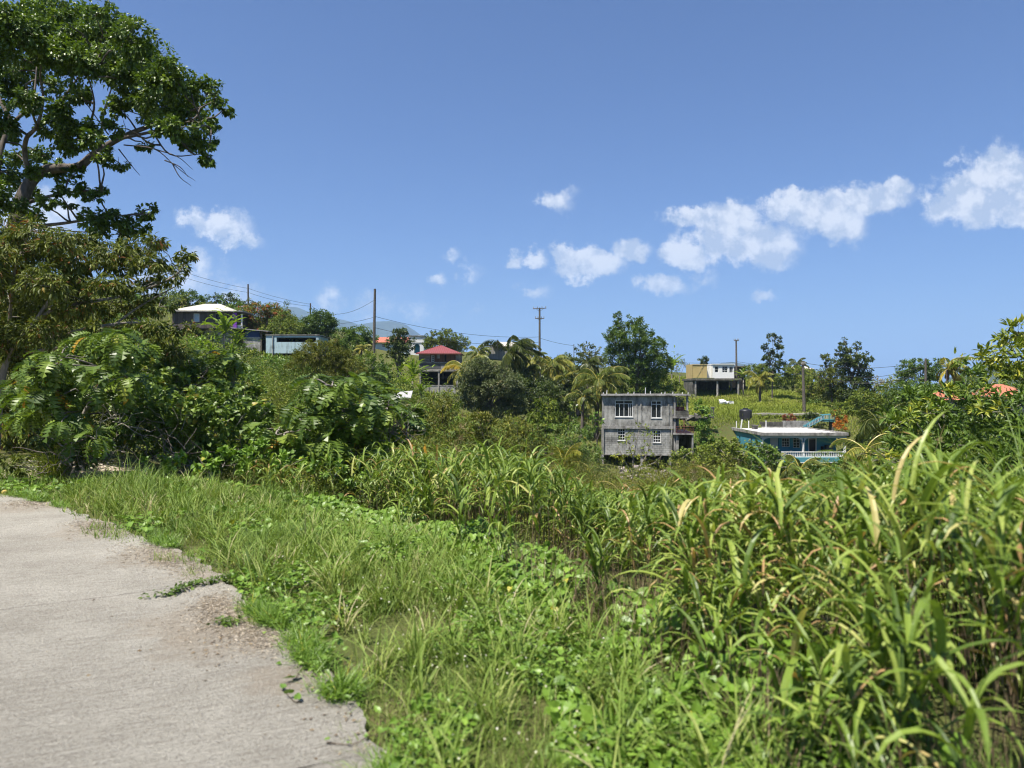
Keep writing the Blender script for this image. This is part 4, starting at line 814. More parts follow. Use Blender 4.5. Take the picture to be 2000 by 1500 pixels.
# --- the large tree at the left
def big_tree():
    D = 21.; t = thing('large_tree', 'towering broad crowned tree with grey forking limbs filling the upper left corner', 'tree', (P(-20, 760, D)[0], D, float(T(np.array([P(-20, 760, D)[0]]), np.array([D]))[0])))
    Bl = [(-60,80,70,60),(-70,200,60,60),(-60,320,50,50),(20,62,48,48),(62,28,38,34),(110,22,46,40),(160,50,48,46),(212,58,46,46),(262,82,40,42),(296,112,34,34),(332,148,38,34),(368,168,32,26),(402,172,26,20),(420,192,20,16),(440,214,15,11),
     (352,205,42,32),(392,232,30,28),(396,268,24,28),(404,306,14,24),(372,286,22,15),(345,250,30,22),(300,186,42,38),(252,148,48,42),(120,210,30,24),(180,250,24,20),(270,200,30,24),(320,250,28,20),(355,265,26,22),(60,60,50,40),(140,70,50,40),(50,190,26,22),(130,250,26,20),(110,330,26,20),(30,400,24,20),(90,400,22,14),(60,430,26,16),(170,270,22,18),(20,250,20,20),(235,110,46,38),(310,160,36,32),(30,180,30,30),(0,230,22,24),(-30,380,50,40),(30,300,20,18),(70,340,22,16),(220,250,18,14),(340,215,30,22),(200,122,44,40),(150,118,42,40),(100,98,42,40),(50,126,40,36),(8,146,28,50),(100,166,26,22),(152,188,30,22),(230,205,30,22),
     (282,226,24,17),(62,214,18,17),(100,250,26,26),(132,282,34,26),(82,302,26,24),(18,338,26,34),(60,378,26,16),(6,262,20,26),(200,306,22,16),(232,318,16,14),(282,282,16,14),(150,332,22,12),(128,236,20,16),
     (110,372,18,11),(150,372,28,13),(182,384,22,12),(196,372,14,8),(172,424,24,18),(210,428,32,22),(250,440,32,20),(280,418,22,13),(297,406,10,8),(240,460,28,12),(190,455,22,12),(130,400,14,10),(284,446,16,10),(120,30,20,16),(185,25,20,18),(240,40,18,15),(320,118,16,14),(-20,20,50,30)]
    lb = LB(); m = MB(); C3 = []
    for b in Bl:
        d_ = D+rng.uniform(-2.6, 2.6) if b[1] < 355 else D+rng.uniform(-1.2, 1.); c_ = P(b[0], b[1], d_); r_ = np.array([b[2], (b[2]+b[3])/2, b[3]])/F*d_; C3.append((c_, r_))
        n = cover(b[2], b[3], D, .115, .55, 5.0)
        lb.foliage(c_, r_, n, .115, .55, 'lance', clumps=max(6, int(n/30)), droop=.45, hollow=.1, spread=.34, upb=.9, var=.5)
    def ln(pts, r0, r1, off=0.):
        q_ = smooth_line([P(x, y, D+off*k/len(pts)) for k, (x, y) in enumerate(pts)], 5); m.tube(q_, np.linspace(r0, r1, len(q_)), 9); return q_
    B = [ln([(-30,800),(-22,640),(0,520),(28,440),(36,400),(60,352),(92,330),(150,325),(182,300),(230,270),(290,245),(350,222),(400,205)], .27, .02, 1),
         ln([(60,352),(47,305),(50,268),(70,245),(82,192),(76,140),(90,80)], .08, .012, -2), ln([(50,268),(108,208),(150,150),(200,90)], .05, .015, 1.5), ln([(-10,560),(-14,420),(0,292),(22,240),(60,200),(70,120)], .11, .02, 2),
         ln([(182,300),(174,250),(182,200),(168,140)], .05, .012, -1.5), ln([(150,325),(192,288),(200,222),(226,140)], .07, .012, 2), ln([(230,270),(300,255),(372,236),(410,250)], .05, .01, -1.5),
         ln([(36,400),(98,382),(160,372),(198,376)], .06, .012, -1), ln([(30,445),(120,436),(200,424),(286,418)], .06, .01, -1), ln([(22,240),(-20,160),(-60,80)], .07, .02, 1), ln([(290,245),(330,300),(392,300)], .03, .01, 0)]
    allb = np.concatenate(B)
    for c_, r_ in C3:
        k = np.argmin(np.linalg.norm(allb-c_, axis=1)+(allb[:, 2] > c_[2])*1.0); limb(m, allb[k], c_, .03, .012, .04, 5, 5)
        for _ in range(5): limb(m, c_+rng.normal(0, .15, 3)*r_, c_+nrm(rng.normal(size=3))*r_*.9, .012, .005, .03, 4, 3)
    for pts in ([(240,282),(300,290),(335,318),(362,340),(380,352)], [(335,318),(350,345),(372,362)], [(230,290),(255,322),(272,342)], [(300,290),(345,305),(375,330)], [(320,312),(350,325),(366,345)], [(210,262),(160,190),(150,160)], [(182,300),(240,262),(238,230)]):
        q_ = smooth_line([P(x, y, D-.8) for x, y in pts], 4); m.tube(q_, np.linspace(.018, .005, len(q_)), 4)
    m.build('trunk', BK, t, True, False); lb.build('crown', LM['big'], t)
big_tree()

# --- olive tree with slender reddish leaves, left
def spray_tree(name, label, D, Bl, mat, size, aspect, cov, lines, bark, rt, kind='lance', clumpn=16, droop=.75, group=None, base=None, depth=1.4, spread=.34, hollow=.2, upb=.8):
    X0 = P(lines[0][0][0], 0, D)[0] if base is None else P(base, 0, D)[0]; z0 = float(T(np.array([X0]), np.array([D]))[0])
    t = thing(name, label, 'tree', (X0, D, z0), group=group); lb = LB(); m = MB(); C3 = []
    for b in Bl:
        d_ = D+(b[4] if len(b) > 4 else rng.uniform(-depth, depth)); c_ = P(b[0], b[1], d_); r_ = np.array([b[2], (b[2]+b[3])/2, b[3]])/F*d_; C3.append((c_, r_))
        n = cover(b[2], b[3], D, size, aspect, cov)
        lb.foliage(c_, r_, n, size, aspect, kind, clumps=max(6, int(n/clumpn)), droop=droop, hollow=hollow, spread=spread, upb=upb, var=.6)
    B = []
    for k, pts in enumerate(lines):
        q_ = smooth_line([P(x, y, D+(0 if k == 0 else rng.uniform(-.5, .5))) if not (k == 0 and i == 0) else (X0, D, z0-.2) for i, (x, y) in enumerate(pts)], 5); r0 = rt*(1 if k == 0 else .5); m.tube(q_, np.linspace(r0, .012, len(q_)), 8); B.append(q_)
    B = np.concatenate(B)
    for c_, r_ in C3:
        k = np.argmin(np.linalg.norm(B-c_, axis=1)); limb(m, B[k], c_, rt*.14, .008, .03, 5, 4)
        for _ in range(3): limb(m, c_, c_+nrm(rng.normal(size=3))*r_*.9, .007, .003, .02, 4, 3)
    m.build('trunk', bark, t, True, False); lb.build('crown', mat, t); return t
spray_tree('olive_leaf_tree', 'wide olive tree with slender reddish tipped leaves below the large tree', 15.5,
  [(10,440,40,26),(60,455,45,26),(20,480,50,30),(110,475,50,24),(170,480,50,24),(225,490,48,22),(275,485,45,20),(300,470,22,14),(70,505,60,30),(150,510,60,26),(220,520,50,22),(270,515,45,18),(320,512,34,16),(355,502,24,12),(372,496,12,7),(330,540,34,14),(290,550,34,14),(355,522,20,10),
   (20,540,45,34),(80,550,50,30),(140,555,46,24),(200,555,40,22),(245,560,32,16),(20,600,50,34),(85,600,50,30),(150,600,48,24),(205,605,40,20),(255,602,40,18),(290,580,30,12),(310,600,26,14),(20,660,50,36),(80,650,50,30),(140,645,46,24),(200,640,40,20),(250,640,38,18),(295,640,30,18),(325,655,26,18),(-50,520,60,90),(-50,640,60,60),
   (310,690,30,18),(345,690,26,16),(15,710,40,30),(60,700,40,24),(100,560,30,20,-1.6),(180,470,40,16,1.5),(130,465,30,14),(320,478,14,9),(40,570,40,30,2.2),(120,610,60,30,2.4),(200,600,60,22,2.4),(240,650,50,24,2.4),(60,650,60,36,2.6),(330,700,36,26,2.0),(270,670,40,24,1.6),(360,640,20,12,2)],
  LM['olive'], .125, .28, 3.5, [[(-10,900),(0,780),(15,700),(60,640),(120,590),(180,560),(260,540)], [(30,690),(110,680),(190,655),(270,600),(340,560)], [(60,640),(110,570),(180,520),(240,495)], [(100,600),(170,590),(250,575),(330,545),(372,505)], [(15,700),(20,600),(30,520),(60,450)], [(100,660),(180,640),(260,630),(320,640)]], BKL, .085)
spray_tree('shade_tree', 'dense dark undergrowth tree low at the left photo edge behind the breadfruit leaves', 17.5, [(10,740,60,40),(60,760,60,40),(10,800,60,40),(40,840,70,40),(100,850,60,36),(-50,780,60,70),(110,790,50,40),(150,740,60,40),(180,800,60,50),(230,760,50,40),(250,830,60,44),(320,790,60,40),(20,885,60,24),(90,890,60,22),(340,850,50,36)], LM['olive'], .15, .4, 2.0, [[(20,930),(20,820),(40,760)], [(20,860),(90,800),(180,760)], [(20,850),(100,820),(250,800)]], BKD, .1)

# --- breadfruit trees: rosettes of big drooping lobed leaves
def breadfruit(name, label, D, heads, size, base, stems, group='breadfruit trees', mat='bread', per=(9, 15), dep=1.1):
    X0 = P(base, 0, D)[0]; z0 = float(T(np.array([X0]), np.array([D]))[0]); t = thing(name, label, 'tree', (X0, D, z0), group=group); lb = LB(); m = MB(); hs_ = []
    heads = list(heads)+[(h[0]+rng.uniform(-24, 24), h[1]+rng.uniform(-14, 18)) for h in heads[::2]]
    for h in heads:
        d_ = D+(h[2] if len(h) > 2 else rng.uniform(-dep, dep)); c_ = P(h[0], h[1], d_); hs_.append(c_); n = rng.integers(*per)
        az = np.arange(n)*2.4+rng.uniform(0, 6); el = rng.uniform(-1.05, .5, n); L = size*rng.uniform(.7, 1.15, n)
        ax = np.stack([np.cos(az)*np.cos(el), np.sin(az)*np.cos(el), np.sin(el)], 1); st_ = .06+.05*rng.random(n)
        up = rng.normal(0, .22, (n, 3)); up[:, 2] += 1
        lb.leaves(c_+ax*st_[:, None], ax+np.array([0, 0, -.15]), up, L, L*rng.uniform(.85, 1.05, n), rng.normal(.5, .22, n), 'lobed')
    B = []
    for pts in stems:
        q_ = smooth_line([(X0, D, z0-.2) if i == 0 else P(x, y, D) for i, (x, y) in enumerate(pts)], 4); m.tube(q_, np.linspace(.05, .012, len(q_)), 7); B.append(q_)
    B = np.concatenate(B)
    for c_ in hs_: limb(m, B[np.argmin(np.linalg.norm(B-c_, axis=1)+(B[:, 2] > c_[2])*.4)], c_-np.array([0, 0, .05]), .018, .009, .04, 5, 5)
    m.build('trunk', BKL, t, True, False); lb.build('crown', LM[mat], t); return t
HC = [(612,735),(645,738),(680,740),(705,752),(640,765),(600,762),(665,778),(700,785),(730,775),(752,768),(775,782),(755,800),(725,808),(690,812),(655,805),(620,795),(590,785),(575,790),(800,800),(790,825),(760,835),(725,842),(690,845),(660,835),(630,828),(610,812),(738,870),(700,872),(665,862),(780,848),(640,880),(660,895),(700,905),(815,815),(540,838),(522,832),(555,852),(530,862),(570,835,.8),(590,850),(605,870),(716,735,.9),(736,752,.9)]
breadfruit('breadfruit_tree', 'bushy breadfruit tree in the middle, below the far red roof', 13.4, HC, .33, 690, [(690,0),(680,860),(670,800),(650,760)] and [[(690,0),(685,870),(670,800),(650,755)], [(690,0),(700,850),(740,800),(770,790)], [(690,0),(660,870),(600,840),(540,850)]])
HL = [(60,712),(92,690),(75,735),(45,745),(60,772),(95,765),(120,715),(140,700),(150,740),(190,722),(180,760),(205,690),(235,680),(185,680),(215,660),(240,700),(260,680),(130,790),(110,775),(160,800),(180,835),(185,850),(120,820),(90,800),(60,795),(40,815),(150,850),(240,760),(255,735),(100,850,.4),(30,760),(230,650),(190,655),(150,665)]
breadfruit('breadfruit_tree', 'breadfruit tree with orange dying leaves at the far left verge', 12.8, HL, .31, 130, [[(130,0),(130,850),(110,780),(80,720)], [(130,0),(150,840),(190,760),(220,690)]])
breadfruit('breadfruit_tree', 'breadfruit tree on the vine covered slope just below the banana plants', 16.5, [(345,735),(370,722),(395,712),(430,705),(455,720),(440,745),(410,745),(380,755),(352,765),(462,765),(480,775),(330,755),(425,775),(475,800),(492,790),(400,690),(355,712),(330,725),(445,690),(497,812),(300,705),(320,690),(500,835)], .33, 410, [[(410,0),(410,800),(400,760),(380,730)], [(410,0),(430,790),(470,780)]])
# hanging yellow leaves
def yellow_leaves(label, px, py, D, n):
    lb = LB(); c_ = P(px, py, D); pos = c_+rng.normal(0, .09, (n, 3))*np.array([1, 1, 1.6]); ax = rng.normal(0, .35, (n, 3)); ax[:, 2] -= 1.4
    lb.leaves(pos, ax, rng.normal(size=(n, 3)), rng.uniform(.14, .24, n), rng.uniform(.05, .09, n), rng.uniform(0, 1, n), 'lance'); o = lb.build('dying_leaves', LM['yellow'], None); o.data.update(); tagp(o, label, 'leaves', 'dying breadfruit leaves')
LM['yellow'] = leafmat('leaf_dying_yellow', [(0,(.42,.20,.02)),(1,(.50,.36,.05))], .5, .3, .35, (1.2, 1.05, .5))
for a in (('orange yellow dead leaves hanging in the left breadfruit tree, lowest left bunch', 64, 790, 12.2, 5), ('orange yellow dead leaves high on the left breadfruit stem', 100, 735, 12.1, 6), ('orange yellow dead leaf hanging over the pale dry twigs', 232, 778, 12.3, 3), ('orange yellow dead leaves just above the dark base of the left thicket', 188, 852, 12.1, 4), ('bright yellow leaves at the foot of the middle breadfruit tree', 822, 862, 11.5, 3)): yellow_leaves(*a)

# --- vine covered thicket between the breadfruits
def mound(name, label, cat, D, blobs, mat, size, kind='heart', aspect=.85, cov=1.9, droop=.3, dd=1., twig=60, group=None, clumpn=20, bias=0, upb=.8, spread=.36, hollow=.55):
    cx_ = np.mean([b[0] for b in blobs]); X0 = P(cx_, 0, D)[0]; z0 = float(T(np.array([X0]), np.array([D]))[0]); t = thing(name, label, cat, (X0, D, z0), group=group); lb = LB(); m = MB()
    for b in blobs:
        d_ = D+(b[4] if len(b) > 4 else rng.uniform(-.5, .5)*dd); c_ = P(b[0], b[1], d_); r_ = np.array([b[2], (b[2]+b[3])*.5, b[3]])/F*d_; n = cover(b[2], b[3], D, size, aspect, cov)
        lb.foliage(c_, r_, n, size, aspect, kind, clumps=max(6, int(n/clumpn)), droop=droop, hollow=hollow, spread=spread, bias=bias+rng.normal(0, .05), upb=upb, var=.5)
        for _ in range(max(2, int(twig/len(blobs)))):
            a = c_+rng.normal(0, .4, 3)*r_-np.array([0, 0, r_[2]*.6]); limb(m, a, a+nrm(rng.normal(size=3)+np.array([0, -.3, .6]))*r_*1.0, .008*D/13, .003*D/13, .05, 4, 3)
    if m.V: m.build('stems', BKL, t, False, False)
    lb.build('foliage', mat, t); return t
mound('vine_thicket', 'tangled thicket smothered in small leaved vines between the two left breadfruit trees', 'thicket', 14.2,
  [(270,800,60,44),(330,800,60,44),(390,790,60,40),(440,800,50,40),(490,820,46,36),(250,840,40,34),(300,850,60,40),(360,850,60,40),(420,850,60,40),(480,860,50,34),(530,880,44,26),(390,885,60,26),(460,890,60,24),(330,890,44,20),(290,760,40,26),(400,745,50,24,1.6),(460,760,50,28,1.6),(340,755,50,24,1.2),(250,790,40,30),(290,730,40,26,1.2),(250,735,30,24,1.0),(350,725,44,24,1.8),(470,740,34,20,1.8),(430,790,46,30,-.3),(350,800,46,30,-.5),(500,800,36,26,0),(240,860,30,26),(505,775,26,22,1.8)], LM['vine'], .085, cov=2.2, twig=160)
def twigs(name, label, px, py, D, n, spread_, Lr, mat=None, up=.5):
    m = MB(); c_ = P(px, py, D); s_ = spread_/F*D
    for _ in range(n):
        a = c_+rng.normal(0, .5, 3)*np.array([s_, .3, s_*.6]); limb(m, a, a+nrm(rng.normal(size=3)+np.array([0, -.3, up]))*rng.uniform(.4, 1)*Lr, .008, .003, rng.uniform(-.1, .2), 5, 4, .12)
    o = m.build(name, mat or BKL, None); tagp(o, label, 'twigs', 'bare dry twigs')
M_drytwig = flat('dry_twig', (.50, .44, .36), .85, .2, var=.35, sc=8)
twigs('dry_twigs', 'bare pale twigs poking out right of the left breadfruit leaves', 222, 815, 12.7, 16, 26, .7, M_drytwig)
twigs('dry_twigs', 'bare pale twigs above the leaf litter at the left thicket foot', 208, 868, 12.5, 12, 34, .8, M_drytwig, .2)
twigs('dry_twigs', 'brown dead branches in the shaded foot of the vine thicket', 320, 892, 12.6, 34, 60, .9, BK, .1)
twigs('dry_twigs', 'dead branches right of the middle breadfruit leaves', 770, 845, 12.6, 26, 34, .7, BK, .3)
twigs('dry_twigs', 'dead sticks between the verge and the vine thicket, under the left breadfruit', 150, 905, 12.0, 26, 60, .7, BK, .0)
# grey green grass tussock at the thicket foot
lb = LB(); n = 260; bs = P(105, 925, 12.4)+rng.normal(0, .07, (n, 3))*np.array([1, 1, 0]); bs[:, 2] = -.05
lb.blades(bs, rng.uniform(0, 6.28, n), rng.uniform(.5, 1.0, n), .012, rng.uniform(.05, .35, n), rng.uniform(.8, 2.4, n), rng.uniform(.3, 1, n), 6)
tagp(lb.build('grass_tussock', LM['field'], None), 'pale grass tussock arching at the foot of the left breadfruit tree', 'grass')
mound('edge_shrub', 'low leafy shrub at the road bend under the left breadfruit tree', 'shrub', 12.6, [(135,885,46,22),(60,905,50,16),(180,895,30,16),(10,905,40,18)], LM['olive'], .09, 'lance', .4, 1.8)

# --- right hand near shrub and branch
RB = [(1960,690,46,34),(1990,650,30,26),(1950,720,40,24),(2030,680,40,50),(1965,660,22,14),(1990,735,36,20),(1925,725,16,12)]
spray_tree('leafy_tree', 'bright leafy tree reaching into the frame at the right edge above the orange roof', 17, RB, LM['lemon'], .16, .34, 2.2, [[(2060,900),(2030,760),(2000,700),(1960,690)], [(2030,760),(1980,720),(1930,700)]], BK, .07, droop=-.1, depth=.8, upb=.6)
mound('lanceleaf_shrub', 'big bright green shrub with lance shaped leaves in front of the right orange roofs', 'shrub', 15.5,
  [(1790,790,40,30),(1830,770,34,26),(1870,760,30,24),(1905,770,36,26),(1900,735,22,18),(1880,715,14,14),(1945,790,44,30),(1990,790,44,34),(2040,780,50,50),(1760,830,40,30),(1820,820,50,34),(1880,820,50,34),(1940,840,50,36),(2000,850,50,40),(1770,870,44,30),(1830,880,50,36),(1900,890,50,36),(1960,900,60,40),(2030,900,60,60),(1730,880,34,24),(1760,910,50,26),(1820,930,60,30),(1850,790,30,20),(1800,860,40,26)], LM['green'], .15, 'lance', .34, 1.9, droop=.0, dd=1.4, twig=80, upb=.6)
mound('bright_sprigs', 'yellow green leafy sprigs topping the right shrub', 'shrub', 14.4, [(1820,795,30,16),(1850,765,22,12),(1900,760,20,12),(1870,700,8,9),(1945,745,16,10),(1780,815,26,12),(1930,800,34,14),(1745,825,18,10)], LM['lemon'], .14, 'lance', .32, 1.4, droop=-.3, dd=1., twig=20, upb=.5)
mound('bright_sprigs', 'yellowing sprig low in front of the right shrub above the tall grass', 'shrub', 13., [(1740,895,22,14),(1722,885,14,10),(1765,905,18,10)], LM['lemon'], .13, 'lance', .3, 1.4, droop=-.3, bias=.3, upb=.5)

# --- coconut palms and bananas
def palm(label, px, py, D, n=18, L=3.2, wind=(.35, 0), mat='palm', lean=0, tr=.16, trunk=True, el=(1.35, -.5), bias=0, group='coconut palms', dens=36, name='coconut_palm', ground=None):
    c_ = P(px, py, D); X0 = c_[0]+lean; z0 = float(T(np.array([X0]), np.array([D]))[0]) if ground is None else ground
    t = thing(name, label, 'palm tree', (X0, D, min(z0, c_[2]-.6)), group=group)
    m = MB(); q_ = smooth_line([(X0, D, min(z0, c_[2]-.6)-.2), ((X0+c_[0])/2+lean*.2, D, (z0+c_[2])/2), tuple(c_)], 5)
    if abs(c_[2]-z0) > .2 or True: m.tube(q_, np.linspace(tr*1.3, tr*.8, len(q_)), 9); m.build('trunk', BK, t, True, False)
    for k in range(n):
        fr = (k+.5)/n; e0 = el[0]+(el[1]-el[0])*fr+rng.normal(0, .08); az = k*2.4+rng.normal(0, .2); Lf = L*rng.uniform(.8, 1.08)*(.75+.25*math.sin(math.pi*min(1, fr+.25)))
        h = np.array([math.cos(az)+wind[0]*1.2, math.sin(az)+wind[1]*1.2, 0]); h /= np.linalg.norm(h)+1e-6; ns = 14; p = c_.copy(); pts = [p.copy()]; th = e0; bend = rng.uniform(1.5, 2.3)*(1+.2*abs(wind[0]))
        for i in range(ns):
            d_ = h*math.cos(th)+np.array([0, 0, math.sin(th)]); d_ = d_+np.array([wind[0], wind[1], 0])*.35*(i/ns); d_ /= np.linalg.norm(d_); p = p+d_*Lf/ns; pts.append(p.copy()); th -= bend/ns*(.5+i/ns)
        pts = np.array(pts); m = MB(); nl = dens; tt_ = np.linspace(.1, .99, nl); ii = tt_*ns; i0 = np.minimum(ii.astype(int), ns-1); fr_ = (ii-i0)[:, None]
        pos = pts[i0]*(1-fr_)+pts[i0+1]*fr_; dr = nrm(pts[i0+1]-pts[i0]); sd = nrm(np.cross(dr, np.array([0, 0, 1.])+0*dr)+1e-4); ll = .30*Lf*np.sin(np.pi*(tt_*.86+.1))**.7
        lb = LB(); w_ = max(.05, D*.00125)
        for s_ in (1, -1):
            ax = sd*s_*.75+dr*.65+np.array([wind[0]*.5, wind[1]*.5, -.75])+rng.normal(0, .14, (nl, 3)); up = sd*s_*.3+np.array([0, 0, 1.])+rng.normal(0, .3, (nl, 3))
            lb.leaves(pos, ax, up, ll*rng.uniform(.85, 1.1, nl), w_, np.clip(.42+bias+rng.normal(0, .13)+(fr-.5)*.35+rng.normal(0, .1, nl), 0, 1), 'diamond')
        mm = MB(); mm.tube(pts, np.linspace(.035, .01, len(pts)), 4, False); nv = len(mm.V[0]); lb.V.append(mm.V[0])
        qf = np.array(mm.F[4]); lb.F.append(np.concatenate([qf[:, [0, 1, 2]], qf[:, [0, 2, 3]]])+lb.n); lb.R.append(np.full(nv, .9)); lb.n += nv
        lb.build('frond', LM[mat], t)
    return t
palm('tall windblown dark coconut palm before the gabled house', 996, 692, 84, 22, 4.4, (.6, .1), 'palmd', -1, .18, el=(1.5, -.6), bias=.1)
palm('coconut palm with yellow drooping fronds, right of the windblown palm', 1078, 716, 86, 22, 3.3, (.2, 0), 'palm', 0, .17, bias=.22)
palm('smaller palm crown squeezed between the windblown palm and the yellow drooping one', 1040, 705, 98, 14, 2.8, (.3, 0), 'palm', .3, .15, bias=.1)
palm('large coconut palm spreading just left of the grey building roof', 1170, 750, 77, 22, 4.1, (.35, -.1), 'palm', -.3, .2, el=(1.35, -.75), bias=.12)
palm('low coconut palm with bright yellow fronds between the two large palms', 1108, 742, 84, 15, 2.7, (.15, 0), 'palmy', .2, .14, el=(1.2, -.7), bias=-.12)
palm('palm behind the large one, rising before the tall bushy tree', 1148, 712, 92, 14, 3.0, (.2, 0), 'palmd', 0, .15, bias=.1)
palm('coconut palm whose yellow fronds hang left of the big grey green bush', 908, 722, 84, 16, 3.4, (-.05, 0), 'palm', .5, .16, el=(1.2, -.8), bias=.28)
palm('small yellow coconut palm alone on the mown slope right of the carport', 1483, 742, 105, 13, 3.0, (.12, 0), 'palmy', .1, .16, el=(1.25, -.7))
palm('young coconut palm at the foot of the grey building, left side', 1100, 915, 50, 11, 2.6, (.2, 0), 'palmy', 0, .1, el=(1.5, .1), bias=-.05)
palm('windblown coconut palm hiding the left end of the blue verandah base', 1562, 920, 55, 18, 2.5, (.55, 0), 'palm', -.3, .14, bias=0)
palm('dark coconut palm right of the blue house with fronds blown to the right', 1722, 848, 40, 18, 2.9, (.6, 0), 'palmd', 0, .12, el=(1.45, -.5))
palm('pale coconut palm low right of the blue house', 1690, 880, 36, 12, 2.2, (.1, -.2), 'palm', 0, .1, el=(1.0, -.8), bias=.2)
palm('coconut palm leaning over the right skyline by the weathered pole', 1850, 722, 66, 18, 2.5, (.7, 0), 'palm', 0, .13, el=(1.45, -.6), bias=.18)
palm('small bright palm top at the foot of the thick bare pole', 706, 682, 92, 9, 1.6, (0, 0), 'palmy', 0, .1)
palm('small palm top on the skyline beside the tiny far house', 1556, 712, 140, 11, 2.8, (.4, 0), 'palmd', 0, .12)
palm('feathery palm crown peeping behind the grey green bush', 935, 690, 100, 12, 2.6, (.3, 0), 'palm', 0, .12, bias=.1)
def banana(label, px, py0, py1, D, n=8, wind=.2):
    b_ = P(px, py1, D); h = (py1-py0)/F*D; z0 = min(b_[2], float(T(np.array([b_[0]]), np.array([D]))[0])); t = thing('banana_plant', label, 'banana plant', (b_[0], D, z0), group='banana plants on the hillside')
    top = np.array([b_[0], D, b_[2]+h*.45]); MB().tube([(0, 0, 0), tuple(top-np.array([b_[0], D, z0]))], [.14, .08], 8).build('stem', BKL, t, True)
    lb = LB(); az = np.arange(n)*2.4+rng.uniform(0, 6); lb.blades(np.repeat(top[None], n, 0), az, h*rng.uniform(.5, .75, n), h*.13, rng.uniform(.1, .8, n), rng.uniform(.7, 1.6, n), rng.uniform(.2, .9, n), 8, .35, 1.3, .5)
    # torn edges: extra narrow strips
    k = n*10; i = rng.integers(0, n, k); lb.blades(top+rng.normal(0, h*.2, (k, 3))+np.array([0, 0, h*.1]), az[i], h*rng.uniform(.15, .3, k), h*.05, rng.uniform(.8, 1.6, k), rng.uniform(.5, 1.2, k), rng.uniform(.1, .9, k), 3)
    lb.build('leaves', LM['banana'], t); return t
for a in (('tallest banana plant before the dark boarded house wall', 437, 606, 690, 80, 10), ('banana plant left of the tallest one, under the cream roofed house window', 388, 652, 720, 76, 8), ('banana plant between the two below the cream roofed house', 412, 668, 715, 72, 7), ('banana plant beside the grey fence below the lean-to shed', 450, 672, 730, 70, 8), ('banana plant with dry hanging leaf left of the lean-to shed', 462, 640, 700, 82, 7), ('small banana plant at the left end of the banana row', 362, 668, 725, 70, 7),
          ('broad banana plant at the left foot of the red roofed house', 806, 700, 772, 92, 10), ('banana plant further down left of the red roofed house', 790, 725, 785, 86, 9), ('banana plant on the slope just below the dark leaved tree by the orange roof', 782, 692, 750, 98, 8), ('ragged banana plant at the grey block wall end', 822, 742, 790, 84, 8), ('banana plant on the skyline left of the white upper house', 1312, 690, 750, 118, 7), ('young banana plant right of the white upper house', 1452, 716, 752, 116, 7)): banana(*a)
b = H('picket_fence', 'small grey vertical board fence below the banana plants', 'fence', 74, 446, 716)
for k in range(7): b.box('board', planks('fence_grey%d' % k, [(.2,.2,.2),(.3,.3,.29)], .2, True) if k == 0 else bpy.data.materials['fence_grey0'], (446+2.9*k,448.3+2.9*k,693+rng.uniform(-1,2),722,0,.05))

# --- skyline and hillside trees
G1 = 'trees along the hilltop'
tree('round_crowned_tree', 'dark bushy tree behind the left end of the cream roof', 'tree', 122, [(352,582,18,16),(375,585,24,17),(395,590,14,14),(345,600,14,10),(362,598,20,10)], LM['green'], .32, tr=.2, group=G1)
tree('round_crowned_tree', 'narrow dark tree behind the middle of the cream roof', 'tree', 124, [(420,590,12,15),(412,600,12,10)], LM['dark'], .32, group=G1)
tree('round_crowned_tree', 'dark tree behind the right end of the cream roof', 'tree', 122, [(448,588,14,15),(458,602,14,14),(445,604,12,10)], LM['dark'], .32, group=G1)
tree('sparse_tree', 'thin leafed small tree beside the thin pole above the flame tree', 'tree', 118, [(478,588,12,14),(490,598,12,12)], LM['grey'], .3, cov=1.0, group=G1)
tree('flame_tree', 'flame tree dotted with red blossom right of the cream roofed house', 'tree', 108, [(480,612,20,16),(505,602,22,12),(530,605,22,13),(500,625,30,18),(540,618,24,16),(475,635,22,18),(520,640,34,16),(560,632,22,18),(552,612,14,10)], LM['flame'], .26, cov=2.2, group=G1, var=.75)
tree('flowering_bush', 'loose green bush with a few red blooms below the flame tree', 'tree', 100, [(545,640,24,20),(570,645,20,22),(525,652,20,14),(560,622,18,14)], LM['scrub'], .26, group=G1)
tree('round_tree', 'neat rounded dense green tree against the blue mountain', 'tree', 104, [(622,632,30,24),(605,640,22,20),(645,640,16,18),(620,655,26,16),(590,650,18,18),(630,618,18,12)], LM['green'], .24, .55, 3.2, group=G1, dd=.5)
tree('mango_tree', 'broad bright crowned tree immediately left of the thick bare pole', 'tree', 98, [(675,655,20,16),(700,652,22,16),(690,672,34,16),(665,676,16,12),(722,662,14,14),(655,690,24,16)], LM['green'], .26, .5, 3, bias=.15, group=G1)
tree('small_tree', 'small dark leafed tree hiding the orange roof, right of the bare pole', 'tree', 96, [(778,656,17,16),(770,672,18,16),(790,670,17,18),(780,690,20,14),(768,688,14,10)], LM['dark'], .28, .55, 2.8, bias=.2, group=G1)
tree('broad_tree', 'feathery broad tree right behind the red roofed house', 'tree', 122, [(850,660,18,10),(875,658,20,12),(900,670,18,14),(860,675,30,14),(885,680,26,14),(838,672,12,12),(872,646,10,5),(846,650,7,4)], LM['scrub'], .28, .45, 2.6, group=G1)
tree('bushy_tree', 'large grey green bushy tree right of the red roofed house', 'tree', 74, [(930,725,30,22),(950,722,32,20),(980,735,28,20),(915,745,26,24),(945,750,36,26),(985,750,34,26),(1005,765,22,26),(925,775,32,26),(960,785,40,26),(1000,790,26,24),(935,710,18,10),(975,805,36,20),(905,765,18,20)], LM['grey'], .22, .45, 2.8, group=None, tr=.2, clump=40)
